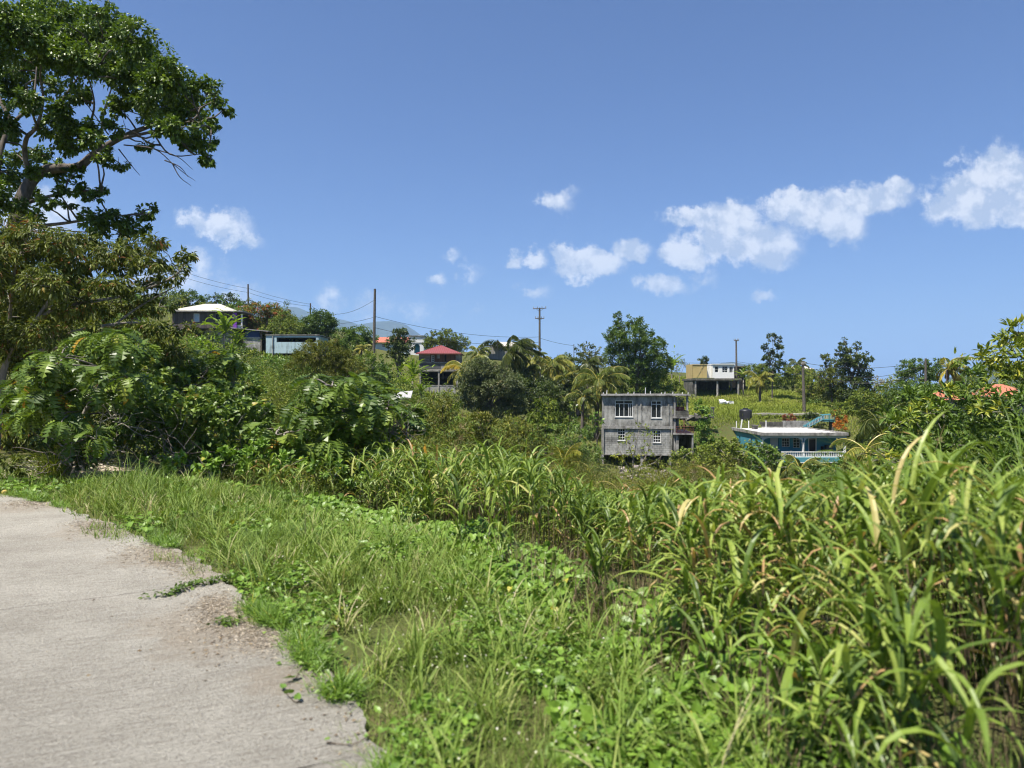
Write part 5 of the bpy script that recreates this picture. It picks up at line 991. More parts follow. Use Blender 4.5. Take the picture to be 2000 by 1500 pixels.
tree('tall_tree', 'tall ragged two tone tree behind the grey building, highest in the middle', 'tree', 92, [(1235,628,12,13),(1215,638,18,16),(1250,636,14,14),(1205,665,24,24),(1240,660,28,24),(1265,655,12,14),(1212,695,32,26),(1255,690,32,26),(1285,680,16,18),(1230,725,42,28),(1275,720,34,30),(1300,705,14,20),(1240,755,44,26),(1285,752,26,24),(1205,740,26,26),(1190,655,10,14),(1275,665,12,8),(1208,618,8,8)], LM['green'], .26, .42, 2.5, tr=.3, clump=40, droop=.1)
tree('sky_edge_shrub', 'big leafed sparse shrub standing up against the sky left of the tall ragged tree', 'shrub', 96, [(1133,682,10,9),(1150,680,12,10),(1163,685,8,8),(1145,700,18,12),(1160,705,14,12),(1112,700,8,6),(1175,712,10,14)], LM['grey'], .36, .5, 1.3)
tree('understory_shrub', 'dark green shrub mass under the drooping yellow palm', 'shrub', 78, [(1060,770,30,22),(1030,785,24,22),(1090,775,24,18),(1050,800,30,18),(1085,795,24,18),(1015,755,20,18)], LM['dark'], .22, .55, 2.6, bias=.15)
tree('dark_understory_tree', 'very dark tree in the gap right of the grey green bushy tree', 'tree', 84, [(1020,745,22,22),(1030,770,24,20),(1105,750,24,20),(1125,765,22,20),(1140,740,22,22),(1060,750,26,16)], LM['dark'], .26)
tree('pruned_tree', 'little round tree poking above the yellow upper block', 'tree', 130, [(1373,703,10,8),(1373,709,8,5)], LM['dark'], .26, .5, 3, tr=.12, dd=.2)
tree('bare_tree', 'leafless grey little tree on the skyline left of the yellow block', 'tree', 126, [(1325,705,9,12),(1337,710,9,12),(1320,718,10,8)], LM['grey'], .22, .4, .25, bark=BKL, tr=.1, twigs=16)
tree('columnar_tree', 'tall narrow dark tree with two tips right of the carport house', 'tree', 112, [(1508,660,9,12),(1522,668,8,12),(1500,690,12,16),(1512,700,13,16),(1518,685,11,14),(1508,722,14,14),(1496,675,6,8)], LM['dark'], .34, .6, 1.9, base=1508, tr=.12, dd=.4)
tree('hilltop_bush', 'bush behind the small yellow palm', 'shrub', 124, [(1470,722,24,10),(1490,722,20,10),(1510,738,24,12),(1475,735,22,10)], LM['scrub'], .26, limbs=False)
tree('skyline_shrub', 'leafy shrub group left of the long grey pole on the skyline', 'shrub', 112, [(1535,722,16,12),(1555,728,20,14),(1540,745,24,14),(1528,712,7,6),(1580,735,20,14)], LM['scrub'], .26, limbs=False)
tree('slope_bush', 'light green bushes behind the long grey pole', 'shrub', 100, [(1590,745,24,16),(1575,762,22,16),(1610,765,24,20),(1595,780,26,14),(1625,785,20,14)], LM['scrub'], .22, bias=.15, limbs=False)
tree('brown_green_tree', 'brownish green tree leaning on the dark tree right of the long pole', 'tree', 92, [(1612,700,10,7),(1622,712,16,12),(1615,735,20,16),(1635,735,20,20),(1620,760,24,20),(1645,768,20,18)], LM['olive'], .26, .45, 2.5, tr=.16)
tree('dark_spiky_tree', 'big dark tree with upright tips, the highest on the right half skyline', 'tree', 90, [(1650,665,5,8),(1645,680,9,11),(1675,675,6,9),(1662,692,17,15),(1690,695,7,6),(1645,700,12,14),(1680,710,20,15),(1698,702,9,6),(1665,725,28,20),(1690,735,16,20),(1665,755,30,20),(1690,765,14,16),(1637,688,5,7)], LM['dark'], .32, .5, 2.3, bias=.1, tr=.22)
tree('right_slope_bush', 'green bush filling the dip beside the dark spiky tree', 'shrub', 78, [(1690,775,24,16),(1710,790,24,16),(1670,795,30,16),(1640,800,20,14)], LM['scrub'], .22, limbs=False)
tree('distant_tree', 'dark rounded tree behind the weathered right pole', 'tree', 88, [(1775,720,18,16),(1800,712,22,11),(1795,732,30,18),(1825,725,16,18),(1765,740,16,16),(1832,706,9,5)], LM['green'], .26, .5, 2.6, group=None)
tree('right_hill_tree', 'mid green tree mass below the right skyline palm', 'tree', 70, [(1765,765,26,20),(1800,765,30,20),(1840,765,30,18),(1780,785,36,18),(1830,790,40,20),(1740,775,14,12),(1750,790,24,16),(1870,770,20,22),(1890,745,16,12)], LM['green'], .2, .45, 2.6, bias=.1)
tree('feathery_tree', 'dark feathery tree on the slope below the pale blue shell', 'tree', 48, [(600,695,26,22),(635,690,32,22),(665,700,28,20),(580,720,26,24),(620,725,40,26),(665,730,34,26),(695,720,20,20),(590,755,30,22),(635,760,40,22),(680,762,30,20),(610,672,14,10),(650,672,14,9)], LM['scrubo'], .15, .3, 2.3, tr=.14, kind='diamond', clump=30)
tree('croton_shrub', 'tall bright orange croton at the top of the teal staircase', 'shrub', 82.5, [(1636,805,11,9),(1645,818,12,11),(1640,830,12,9),(1630,808,7,6)], LM['croton'], .16, .6, 2.4, tr=.05, group='croton shrubs')
tree('croton_shrub', 'clipped red brown croton on the planter wall', 'shrub', 85.5, [(1541,815,11,7),(1534,817,6,5),(1549,817,6,5)], LM['crotonr'], .14, .6, 2.6, tr=.04, group='croton shrubs')
tree('hedge_shrub', 'clipped dark green hedge left of the teal staircase', 'shrub', 86, [(1585,812,12,8),(1598,810,9,6),(1578,816,7,5)], LM['dark'], .14, .6, 2.8, tr=.04)
tree('croton_shrub', 'yellow tipped croton touching the staircase handrail', 'shrub', 85, [(1604,808,5,4)], LM['lemon'], .14, .6, 2.4, tr=.03, bias=.4, group='croton shrubs')
tree('croton_shrub', 'small yellow green bush above the blue house roof, right of the tank', 'shrub', 86, [(1495,813,6,5)], LM['lemon'], .14, .6, 2.4, tr=.03, bias=.1, group='croton shrubs')
tree('hanging_vine', 'bright green vine hanging between the grey building and the retaining wall', 'vine', 77, [(1366,795,12,14),(1375,810,14,16),(1372,835,16,18),(1382,860,20,18),(1365,870,14,16),(1390,880,24,14)], LM['vinel'], .17, .8, 2.3, limbs=False)
tree('papaya_plant', 'small bright papaya against the left corner of the grey building', 'plant', 68, [(1163,812,9,5),(1170,822,7,4),(1157,818,6,4)], LM['vinel'], .3, .7, 1.6, base=1168, tr=.06)
spray_tree('sapling', 'half bare young tree with yellowing leaves in front of the grey building', 40, [(1222,862,16,12),(1240,850,18,12),(1260,842,14,12),(1258,870,18,12),(1230,890,22,12),(1262,895,22,12),(1275,850,10,8),(1205,885,14,10),(1285,905,16,10),(1245,918,20,10),(1246,828,7,7),(1215,905,14,8),(1270,920,14,10)], LM['sapling'] if 'sapling' in LM else LM['lemon'], .13, .45, .5, [[(1236,960),(1236,920),(1240,880),(1248,840)], [(1236,930),(1215,890),(1205,865)], [(1236,925),(1262,890),(1272,850)], [(1238,900),(1228,870),(1225,850)], [(1238,915),(1275,905),(1292,890)]], BKL, .07, depth=.9, droop=.1)
mound('slope_vines', 'bright leafy vine bank right of the grey building, below the retaining wall', 'shrub', 62, [(1340,895,30,20),(1380,890,34,20),(1420,890,34,22),(1460,895,34,22),(1400,915,50,20),(1460,920,50,20),(1500,905,34,26),(1340,920,40,18),(1420,870,26,16),(1450,875,20,16),(1500,935,50,16),(1400,865,20,14),(1360,930,50,16)], LM['scrub'], .16, 'heart', .8, 2.0, dd=3, bias=.1)
mound('slope_vines', 'darker leafy shrub hiding the left base of the blue house', 'shrub', 58, [(1480,875,24,12),(1500,885,26,16),(1520,895,22,16),(1535,915,26,20),(1480,900,30,20),(1500,880,14,10)], LM['green'], .16, 'heart', .8, 2.2, dd=2)
tree('broad_leaf_sapling', 'pale big leafed sapling in front of the white verandah door', 'plant', 60, [(1508,878,7,5),(1500,885,6,4)], LM['grey'], .3, .6, 1.2, tr=.04, base=1506)

G2 = 'feathery bushes in the near valley'
for lab, D_, bl, mt in (('rounded feathery olive bush right of the middle breadfruit tree', 30, [(850,815,36,28),(880,835,34,28),(840,850,34,30),(900,860,30,26),(865,790,22,14)], 'scrubo'),
    ('wide feathery olive bush below the grey green bushy tree', 34, [(935,830,38,24),(970,850,36,28),(920,860,36,30),(1000,870,34,26),(960,890,44,24),(940,812,20,12)], 'scrubo'),
    ('feathery bush in the dip left of the young yellow palm', 38, [(1040,860,32,26),(1010,835,26,20),(1060,890,34,24),(1030,900,36,22)], 'scrubo'),
    ('bright green bush just above the young yellow palm', 52, [(1060,800,30,26),(1080,825,28,22),(1050,830,26,20),(1070,785,18,12)], 'scrub'),
    ('pale leafed scrambling bush left of the grey building foot', 56, [(1130,850,30,18),(1150,880,28,20),(1125,885,26,20),(1110,835,22,14),(1150,910,30,20)], 'vine'),
    ('low dark bush under the grey building drum', 66, [(1150,835,16,12),(1125,828,18,10)], 'green'),
    ('bushy green shrub left of the block wall', 70, [(805,785,22,16),(825,800,24,18),(800,815,26,20),(835,785,16,12)], 'scrub'),
    ('rounded green bush below the block wall', 64, [(868,775,24,14),(850,790,22,14),(885,795,22,16)], 'scrub'),
    ('light green bush in the hillside gap left of the feathery tree', 62, [(500,720,30,18),(530,735,30,20),(485,740,26,18),(545,755,26,18),(515,765,34,18)], 'vinel'),
    ('light yellow green bank below the lean-to shed', 78, [(490,700,26,14),(520,710,24,14),(545,715,20,16),(475,715,16,12)], 'lemon'),
    ('dark green bush between the bare pole and the breadfruit', 66, [(725,710,30,18),(745,730,30,20),(710,735,28,20),(735,755,34,18)], 'green'),
    ('bush under the mango tree skyline', 84, [(690,705,28,14),(660,700,20,14),(720,700,20,12)], 'scrub'),
    ('pale green shrub below the white sheet', 40, [(790,800,26,16),(810,820,24,18),(830,835,20,18)], 'grey')):
    tree('valley_bush', lab, 'bush', D_, bl, LM[mt], .0046*D_, .36, 1.25, group=G2, tr=.07, limbs=True, twigs=1, clump=26, bias=.05)
mound('leafy_bank', 'sunlit bank of mixed creepers and weeds sloping down right of the vine thicket', 'thicket', 12.6, [(500,890,50,30,-.4),(440,905,60,24,-.6),(560,905,44,26,-.5),(380,905,50,20,-.4),(520,860,34,24,.8),(580,880,30,20,.3),(640,915,44,20,-.6),(700,930,40,18,-.8),(320,905,44,16,-.2)], LM['vinel'], .075, cov=1.9, twig=20)

for lab, D_, bl, mt in (('green bush filling the slope just right of the tall ragged tree', 96, [(1305,745,22,14),(1290,765,26,16),(1325,760,18,12)], 'scrub'),
    ('low scrambling bush before the carport left corner', 98, [(1335,775,16,10),(1320,785,20,12)], 'grey'),
    ('dense bush on the slope right of the long grey pole', 96, [(1640,770,26,18),(1600,790,26,12),(1660,785,22,16)], 'green'),
    ('light bush between the pale shell and the feathery tree', 80, [(570,705,22,12),(600,715,20,14),(552,722,20,14)], 'vine'),
    ('leafy shrub below the mango tree and the thick pole', 88, [(665,725,26,16),(700,740,26,18),(640,745,20,14)], 'green'),
    ('bushy mass left of the red roofed house, below the banana plants', 76, [(770,770,26,16),(740,785,28,18),(760,750,22,16)], 'scrub'),
    ('dark green thicket directly behind the middle breadfruit tree', 44, [(700,770,40,26),(640,790,40,26),(600,800,30,22),(760,800,36,24)], 'green'),
    ('mixed green bush above the drum, left of the large palm', 80, [(1100,790,24,14),(1125,795,18,12),(1080,815,22,14)], 'vine')):
    tree('valley_bush', lab, 'bush', D_, bl, LM[mt], .0042*D_, .42, 1.25, group=G2, tr=.07, limbs=True, twigs=1, clump=24, bias=.05)
palm('green coconut palm between the grey green bush and the yellow drooping palm', 1022, 730, 86, 18, 3.2, (.3, 0), 'palm', 0, .15, el=(1.3, -.8), bias=-.02)
palm('half hidden coconut palm left of the grey building wall', 1140, 775, 76, 14, 2.6, (.1, 0), 'palm', -.2, .14, el=(1.2, -.8), bias=.05)

# ---------------------------------------------------------------- undergrowth over the hillside
CLEAR = [(1165,1300,920,0,92),(1300,1358,890,0,92),(1060,1165,925,0,50),(1425,1510,868,0,86),(1510,1665,905,0,86),(1345,1452,776,30,130),(1560,1660,832,30,90),(1385,1610,822,30,80),(806,905,752,30,122),(826,893,766,30,108),(326,474,645,40,110),(470,526,668,40,108),(514,626,688,30,104),(725,832,672,30,142),(930,1050,685,30,145),(640,830,690,30,128),
         (1385,1610,828,80,92),(1118,1145,812,78,84),(1225,1625,812,90,126),(760,806,781,58,62),(1570,1660,838,80,90),(440,470,716,72,76),(1230,1300,925,58,68),(885,1240,800,0,100),(1440,1530,785,0,110),(1600,1760,790,0,100),(1740,1900,765,0,80)]
def hide(px, ytop, D, w=0):
    bad = np.zeros(len(px), bool)
    for (a, b_, yb, D0, D1) in CLEAR: bad |= (px+w > a) & (px-w < b_) & (D < D1) & (ytop < yb)
    return bad
def scrub(name, label, mat, N, Dr, pxr, rr, size_px, cov, asp=.45, kind='diamond', seed=0, bias=0, keep=None):
    global rng; r2 = np.random.default_rng(seed); lb = LB(); cnt = 0
    D = np.exp(r2.uniform(math.log(Dr[0]), math.log(Dr[1]), N)); px = r2.uniform(*pxr, N); X = (px-1000)/F*D; Z = T(X, D); R = r2.uniform(*rr, N)*r2.choice([.6, 1, 1.35], N, p=[.4, .42, .18])
    yt = HZ-(Z+R*1.25-CZ)*F/D; bad = hide(px, yt, D, R*1.1*F/D)
    # shrink before dropping
    R2 = np.where(bad, R*.38, R); bad = hide(px, HZ-(Z+R2*1.3-CZ)*F/D, D, R2*1.1*F/D); R = R2
    if keep is not None: bad |= ~keep(px, D)
    order = np.nonzero(~bad)[0]
    for i in order:
        s_ = max(.05, size_px*D[i]/F)*r2.uniform(.75, 1.5); r_ = R[i]*np.array([r2.uniform(.9, 1.4), 1, r2.uniform(.65, 1.45)]); n = int(cov*3.14*r_[0]*r_[2]/(s_*s_*asp*.5))
        lb.foliage((X[i], D[i], Z[i]+r_[2]*.3), r_, n, s_, asp, kind, clumps=max(6, int(n/26)), droop=.1, hollow=.62, spread=.24, bias=bias+r2.normal(0, .24), upb=.8)
    o = lb.build(name, mat, None); tagp(o, label, kind='stuff'); print(name, len(order), lb.n//4); return o
allk = lambda px, D: np.ones(len(px), bool)
scrub('hillside_scrub', 'mixed green scrub covering the valley and hillside', LM['scrub'], 1100, (30, 128), (-150, 2150), (.9, 1.9), 3.6, 1.5, seed=21)
scrub('dark_scrub', 'darker bushes scattered over the hillside', LM['green'], 420, (40, 128), (-150, 2150), (.9, 2.0), 3.8, 1.3, seed=22)
scrub('valley_thicket', 'olive green twiggy thicket in the near valley', LM['scrubo'], 420, (18, 62), (540, 1420), (.8, 1.9), 3.8, 1.6, .32, seed=23, keep=lambda px, D: (HZ-(T((px-1000)/F*D, D)+1.2-CZ)*F/D > 790))
scrub('near_slope_scrub', 'leafy scrub on the slope just beyond the tall grass', LM['scrub'], 260, (10.5, 34), (-100, 2150), (.45, .95), 5.5, 1.2, .45, 'lance', seed=24, keep=lambda px, D: (HZ-(T((px-1000)/F*D, D)+.6-CZ)*F/D > 850) & ((px > 600) | (D > 17)))

scrub('pale_scrub', 'pale yellow green shrubs scattered over the hillside', LM['vinel'], 240, (30, 120), (-100, 2100), (.9, 2.0), 4.2, 1.4, .6, seed=26)
scrub('brown_scrub', 'brownish half dry bushes scattered over the hillside', LM['grey'], 200, (30, 120), (500, 2100), (.7, 1.7), 4.0, 1.0, seed=27, bias=.15)
# mown and rough grass on the far slope
def field(name, label, N, pxr, Dr, h, seed, ylim=None, w=.0011, mat='field'):
    r2 = np.random.default_rng(seed); px = r2.uniform(*pxr, N); D = r2.uniform(*Dr, N); X = (px-1000)/F*D; Z = T(X, D)
    py = HZ-(Z-CZ)*F/D; k = np.ones(N, bool)
    for (a, b_, yb, D0, D1) in CLEAR[:9]: k &= ~((px > a+3) & (px < b_-3) & (D > D0) & (D < D1) & (D0 > 60))
    X, D, Z, px = X[k], D[k], Z[k], px[k]; n = len(X); lb = LB()
    H_ = h*r2.uniform(.5, 1.3, n)*(1+.6*np.clip(bump(X, D, 2.5), -.8, 1)); rn = np.clip(.45+.25*bump(X, D, 6)+r2.normal(0, .17, n), 0, 1)
    lb.blades(np.stack([X, D, Z-.03], 1), r2.uniform(0, 6.28, n), H_, w*D, r2.uniform(0, .5, n), r2.uniform(.2, 1.2, n), rn, 2)
    tagp(lb.build(name, LM[mat], None), label, kind='stuff')
field('hill_grass', 'rough grass on the open slope around the carport and footpath', 90000, (1200, 1720), (80, 135), .32, 31)
field('valley_grass', 'rank grass between the hillside bushes', 36000, (-60, 2060), (26, 130), .55, 32)

# ---------------------------------------------------------------- near verge
TALL = np.array([(1.3,1.0),(1.15,2.0),(1.02,3.0),(.84,3.9),(.56,4.7),(.2,5.6),(-.35,6.7),(-.95,8.0),(-1.7,9.3),(-2.8,10.4),(-4.2,11.6)])
r3 = np.random.default_rng(77)
def pts_in(n, xr, yr): return r3.uniform(*xr, n), r3.uniform(*yr, n)
def view_ok(x, y, m=.5): return (np.abs(x) < y*.72+m)
# short mixed grass
x, y = pts_in(620000, (-10, 3.6), (1.9, 13.5)); sd = seg_dist(x, y, EDGE[::2]); tl = seg_dist(x, y, TALL)
dist = np.hypot(x, y); pr = np.clip(26/dist**2, .12, 1)*.75*(.65+.5*bump(x, y, .5))*1.0
k = (sd > -.10+.16*bump(x, y, .3)) & (tl < .9) & view_ok(x, y) & (r3.random(len(x)) < pr)
x, y, sd, dist = x[k], y[k], sd[k], dist[k]; n = len(x); z = T(x, y)
hb = (.06+.15*np.clip(sd, 0, 1.)/1.)*(1+.8*np.clip(bump(x, y, .7), -.6, 1.2))*r3.uniform(.5, 1.5, n); hb = np.clip(hb, .03, .5)*np.where(dist > 7, 1.1, 1)
rn = np.clip(.42+.16*bump(x+3, y, .8)+r3.normal(.04, .22, n)+np.where(sd < .25, .2, 0), 0, 1)
lb = LB(); lb.blades(np.stack([x, y, z-.01], 1), r3.uniform(0, 6.28, n), hb*1.25, np.clip(.0048*r3.uniform(.6, 1.6, n), 0, 1)*np.clip(dist/4.5, 1, 2.4), r3.uniform(.05, .9, n), r3.uniform(.2, 1.7, n), rn, 3)
print('verge blades', n)
# tufts of broader longer blades
tx, ty = pts_in(1700, (-6.5, 2.6), (2.4, 11.5)); k = (seg_dist(tx, ty, EDGE[::2]) > .18) & (seg_dist(tx, ty, TALL) < .5) & view_ok(tx, ty); tx, ty = tx[k], ty[k]
m_ = 26; X = np.repeat(tx, m_)+r3.normal(0, .035, len(tx)*m_); Y = np.repeat(ty, m_)+r3.normal(0, .035, len(tx)*m_); s_ = np.repeat(r3.uniform(.6, 1.3, len(tx)), m_); n = len(X)
lb.blades(np.stack([X, Y, T(X, Y)-.01], 1), r3.uniform(0, 6.28, n), s_*r3.uniform(.16, .42, n), .0125*s_, r3.uniform(.05, .7, n), r3.uniform(.4, 1.8, n), np.clip(np.repeat(r3.normal(.66, .16, len(tx)), m_)+r3.normal(0, .1, n), 0, 1), 5)
tagp(lb.build('verge_grass', LM['grass'], None), 'short weedy grass along the concrete lane', kind='stuff')
# prostrate stems creeping over the concrete edge
i = r3.integers(60, len(ed)-60, 900); q_ = ed[i]; a = r3.uniform(0, 6.28, 900); lb2 = LB(); keep_ = (q_[:, 1] > 2.3) & (q_[:, 1] < 12.5) & (bump(q_[:, 0], q_[:, 1], .35) > -.3); q_ = q_[keep_]; m_ = 16; X = np.repeat(q_[:, 0], m_)+r3.normal(0, .05, len(q_)*m_); Y = np.repeat(q_[:, 1], m_)+r3.normal(0, .05, len(q_)*m_); n = len(X)
lb2.blades(np.stack([X, Y, np.full(n, .003)], 1), r3.uniform(0, 6.28, n), r3.uniform(.06, .2, n), .006, r3.uniform(.3, 1.3, n), r3.uniform(.1, .7, n), np.clip(r3.normal(.5, .25, n), 0, 1), 4)
pos = np.stack([X, Y, r3.uniform(.005, .05, n)], 1)[::2]; k2 = len(pos); lb2.leaves(pos, r3.normal(0, 1, (k2, 3))*np.array([1, 1, .3]), np.array([0, 0, 1.])+r3.normal(0, .4, (k2, 3)), r3.uniform(.012, .035, k2), r3.uniform(.01, .028, k2), r3.uniform(.1, .9, k2), 'heart')
tagp(lb2.build('edge_weeds', LM['vinel'], None), 'low weeds creeping over the broken concrete edge', kind='stuff')
# low broad leaved weeds among the grass
x, y = pts_in(170000, (-9, 3.2), (2.1, 12.5)); sd = seg_dist(x, y, EDGE[::2]); tl = seg_dist(x, y, TALL); dist = np.hypot(x, y)
k = (sd > .02) & (tl < .4) & view_ok(x, y) & (bump(x, y, .4) > -.25-.3*(tl > -.8)) & (r3.random(len(x)) < np.clip(30/dist**2, .2, 1)); x, y, dist = x[k], y[k], dist[k]; n = len(x); lb = LB()
pos = np.stack([x, y, T(x, y)+r3.uniform(.02, .16, n)], 1); ax = r3.normal(0, 1, (n, 3)); ax[:, 2] *= .35; up = r3.normal(0, .4, (n, 3)); up[:, 2] += 1; L = r3.uniform(.016, .052, n)*np.clip(dist/5, 1, 2)
lb.leaves(pos, ax, up, L, L*.75, np.clip(r3.normal(.45, .2, n), 0, 1), 'heart')
tagp(lb.build('verge_weeds', LM['vinel'], None), 'small leaved weeds mixed into the verge grass', kind='stuff'); print('weeds', n)
# creeper leaves at the foot of the tall grass
x, y = pts_in(40000, (-3.5, 3.4), (2.4, 11.0)); tl = seg_dist(x, y, TALL); dist = np.hypot(x, y)
k = (tl > -.45+.75*bump(x, y, .8)) & (tl < .6) & view_ok(x, y) & (bump(x, y, .3) > -.5) & (seg_dist(x, y, EDGE[::2]) > .7); x, y, tl, dist = x[k], y[k], tl[k], dist[k]; n = len(x); lb = LB()
hgt = np.clip(.08+.26*np.clip((tl+.8)/1.2, 0, 1), .08, .5)*(1+.5*np.clip(bump(x, y, .5), -.8, 1)); pos = np.stack([x, y, T(x, y)+hgt*r3.uniform(.35, 1, n)], 1)
ax = r3.normal(0, .8, (n, 3)); ax[:, 1] -= .5; ax[:, 2] -= .4; up = r3.normal(0, .35, (n, 3)); up[:, 2] += 1; up[:, 1] -= .35; L = r3.uniform(.035, .085, n)
lb.leaves(pos, ax, up, L, L*.95, np.clip(r3.normal(.45, .2, n), 0, 1), 'heart')
tagp(lb.build('creeper', LM['vinel'], None), 'heart leaved creeper scrambling at the foot of the tall grass', kind='stuff'); print('creeper', n)
# tall broad bladed grass
x, y = pts_in(10500, (-5.5, 9.5), (2.2, 12.0)); tl = seg_dist(x, y, TALL); dist = np.hypot(x, y)
dens = np.where(tl < .25, .35, 1)*np.clip(1.15-tl/5, .25, 1)*np.clip(.62+1.3*bump(x, y, .38), .02, 1.3)
k = (tl > 0) & view_ok(x, y, .9) & (r3.random(len(x)) < dens) & (tl < 4.2) & ~((x < -1.2) & (tl > 1.6)); x, y, tl, dist = x[k], y[k], tl[k], dist[k]; n = len(x); z = T(x, y)
Hs = (.40+.36*np.clip(tl/.7, 0, 1))*r3.uniform(.8, 1.15, n)*(1+.30*np.clip(bump(x, y, .6), -1, 1)); Hs = np.where(x < -.6, Hs*.95, Hs); Hs = Hs+np.clip(-z-.15, 0, .6)*.45
right = np.clip((x/np.maximum(y, .1)-.42)/.25, 0, 1); Hs = Hs*(1+.38*right)
cap = CZ-.13-(np.interp(x/y, [-1,-.1,.04,.1,.38,.48,.6,.7,1], [885,868,895,962,970,952,900,835,785])-HZ)/F*y+r3.normal(0, .06, n)+.10*bump(x, y, .6)-z
Hs = np.minimum(Hs*(1.12+.45*np.exp(-((x/y+.02)/.09)**2)), cap); ok = Hs > .22; x, y, z, Hs, tl, dist = x[ok], y[ok], z[ok], Hs[ok], tl[ok], dist[ok]; n = len(x)
az = r3.uniform(0, 6.28, n); ln_ = r3.uniform(.02, .22, n); lb = LB(); st = LB()
st.blades(np.stack([x, y, z-.03], 1), az, Hs, .007, ln_, ln_*.8, r3.uniform(0, .8, n), 4, .5, 1., .15)
for j in range(8):
    f = r3.uniform(.42, 1.0, n)**.8 if j else np.full(n, .97); th = ln_*(1+.4*f)
    b_ = np.stack([x+np.sin(az)*np.sin(th)*Hs*f, y+np.cos(az)*np.sin(th)*Hs*f, z+np.cos(th)*Hs*f], 1); L = r3.uniform(.20, .46, n)*np.clip(.7+.4*f, 0, 1.05); wv = r3.uniform(.016, .043, n)*L/.38
    rn = np.clip(r3.normal(.50, .28, n)+(.75-f)*.30+.12*bump(x, y, .5), 0, 1)
    lb.blades(b_, r3.uniform(0, 6.28, n)+0, L, wv, r3.uniform(.15, .95, n), r3.uniform(1.1, 3.2, n), rn, 7, .22, 1.6, .7)
tagp(lb.build('tall_grass', LM['tall'], None), 'rank broad bladed grass bank crossing the foreground', kind='stuff'); print('tall stems', n)
tagp(st.build('grass_stalks', LM['dead'], None), 'brown upright stalks under the tall grass', kind='stuff')
# dry stubble at the dark foot of the tall grass
x, y = pts_in(9000, (0, 3.6), (2.0, 6.5)); tl = seg_dist(x, y, TALL); k = (tl > -.05) & (tl < .8) & view_ok(x, y); x, y = x[k], y[k]; n = len(x); lb = LB()
lb.blades(np.stack([x, y, T(x, y)], 1), r3.uniform(0, 6.28, n), r3.uniform(.15, .55, n), .006, r3.uniform(.05, .6, n), r3.uniform(0, .9, n), r3.uniform(0, 1, n), 4)
tagp(lb.build('dry_stubble', LM['dead'], None), 'dry brown stems at the shaded foot of the tall grass', kind='stuff')
# feathery seed heads on thin culms
def culm(label, px, ytip, D, H_, az, lean):
    z0 = float(T(np.array([(px-1000)/F*D]), np.array([D]))[0]); tip = P(px, ytip, D); base = np.array([tip[0]-math.sin(az)*lean, D, z0]); t = thing('seed_stalk', label, 'grass stalk', tuple(base), group='seeding grass stalks')
    q_ = smooth_line([base, (base+tip)/2+np.array([-.03*lean, 0, .05]), tip], 6); MB().tube(q_, np.linspace(.004, .0018, len(q_)), 4).build('stalk', LM['floret'], t, False, False)
    lb = LB(); n = 60; f = r3.uniform(.72, 1, n); i = np.minimum((f*(len(q_)-1)).astype(int), len(q_)-2); pos = q_[i]; ax = r3.normal(0, .5, (n, 3))+np.array([math.sin(az)*.4, 0, .5]); lb.leaves(pos, ax, r3.normal(size=(n, 3)), .11*(1.1-f)*3, .006, r3.uniform(0, 1, n), 'diamond'); lb.build('seed_head', LM['floret'], t)
for a in (('leaning seeding stalk before the grey building undercroft', 1352, 885, 8.2, 1, 4.2, .25), ('thin upright seeding stalk left of the blue house', 1443, 895, 8.0, 1, 1.2, .12), ('long bent seed stalk crossing the right leafy shrub', 1845, 828, 6.4, 1, 1.5, .6), ('seeding stalk beside the middle breadfruit tree', 906, 790, 9.6, 1, 1.5, .25), ('pale stalk right of the dark palm', 1706, 850, 7.2, 1, 1.0, .3), ('stalk rising through the olive thicket', 1078, 870, 9.5, 1, .5, .1)): culm(*a)
# very tall narrow bladed clump at the right edge
n = 420; c0 = np.array([3.35, 4.6]); X = c0[0]+r3.normal(0, .28, n); Y = c0[1]+r3.normal(0, .35, n); lb = LB()
lb.blades(np.stack([X, Y, T(X, Y)], 1), r3.uniform(0, 6.28, n), r3.uniform(1.1, 2.1, n), r3.uniform(.014, .024, n), r3.uniform(.03, .4, n), r3.uniform(.5, 1.9, n), np.clip(r3.normal(.38, .18, n), 0, 1), 9, .25, 1.6, .7)
t = thing('cane_grass', 'tall cane like grass clump with long arching blades at the right photo edge', 'grass clump', (c0[0], c0[1], float(T(c0[:1], c0[1:])[0]))); lb.build('blades', LM['tall'], t)
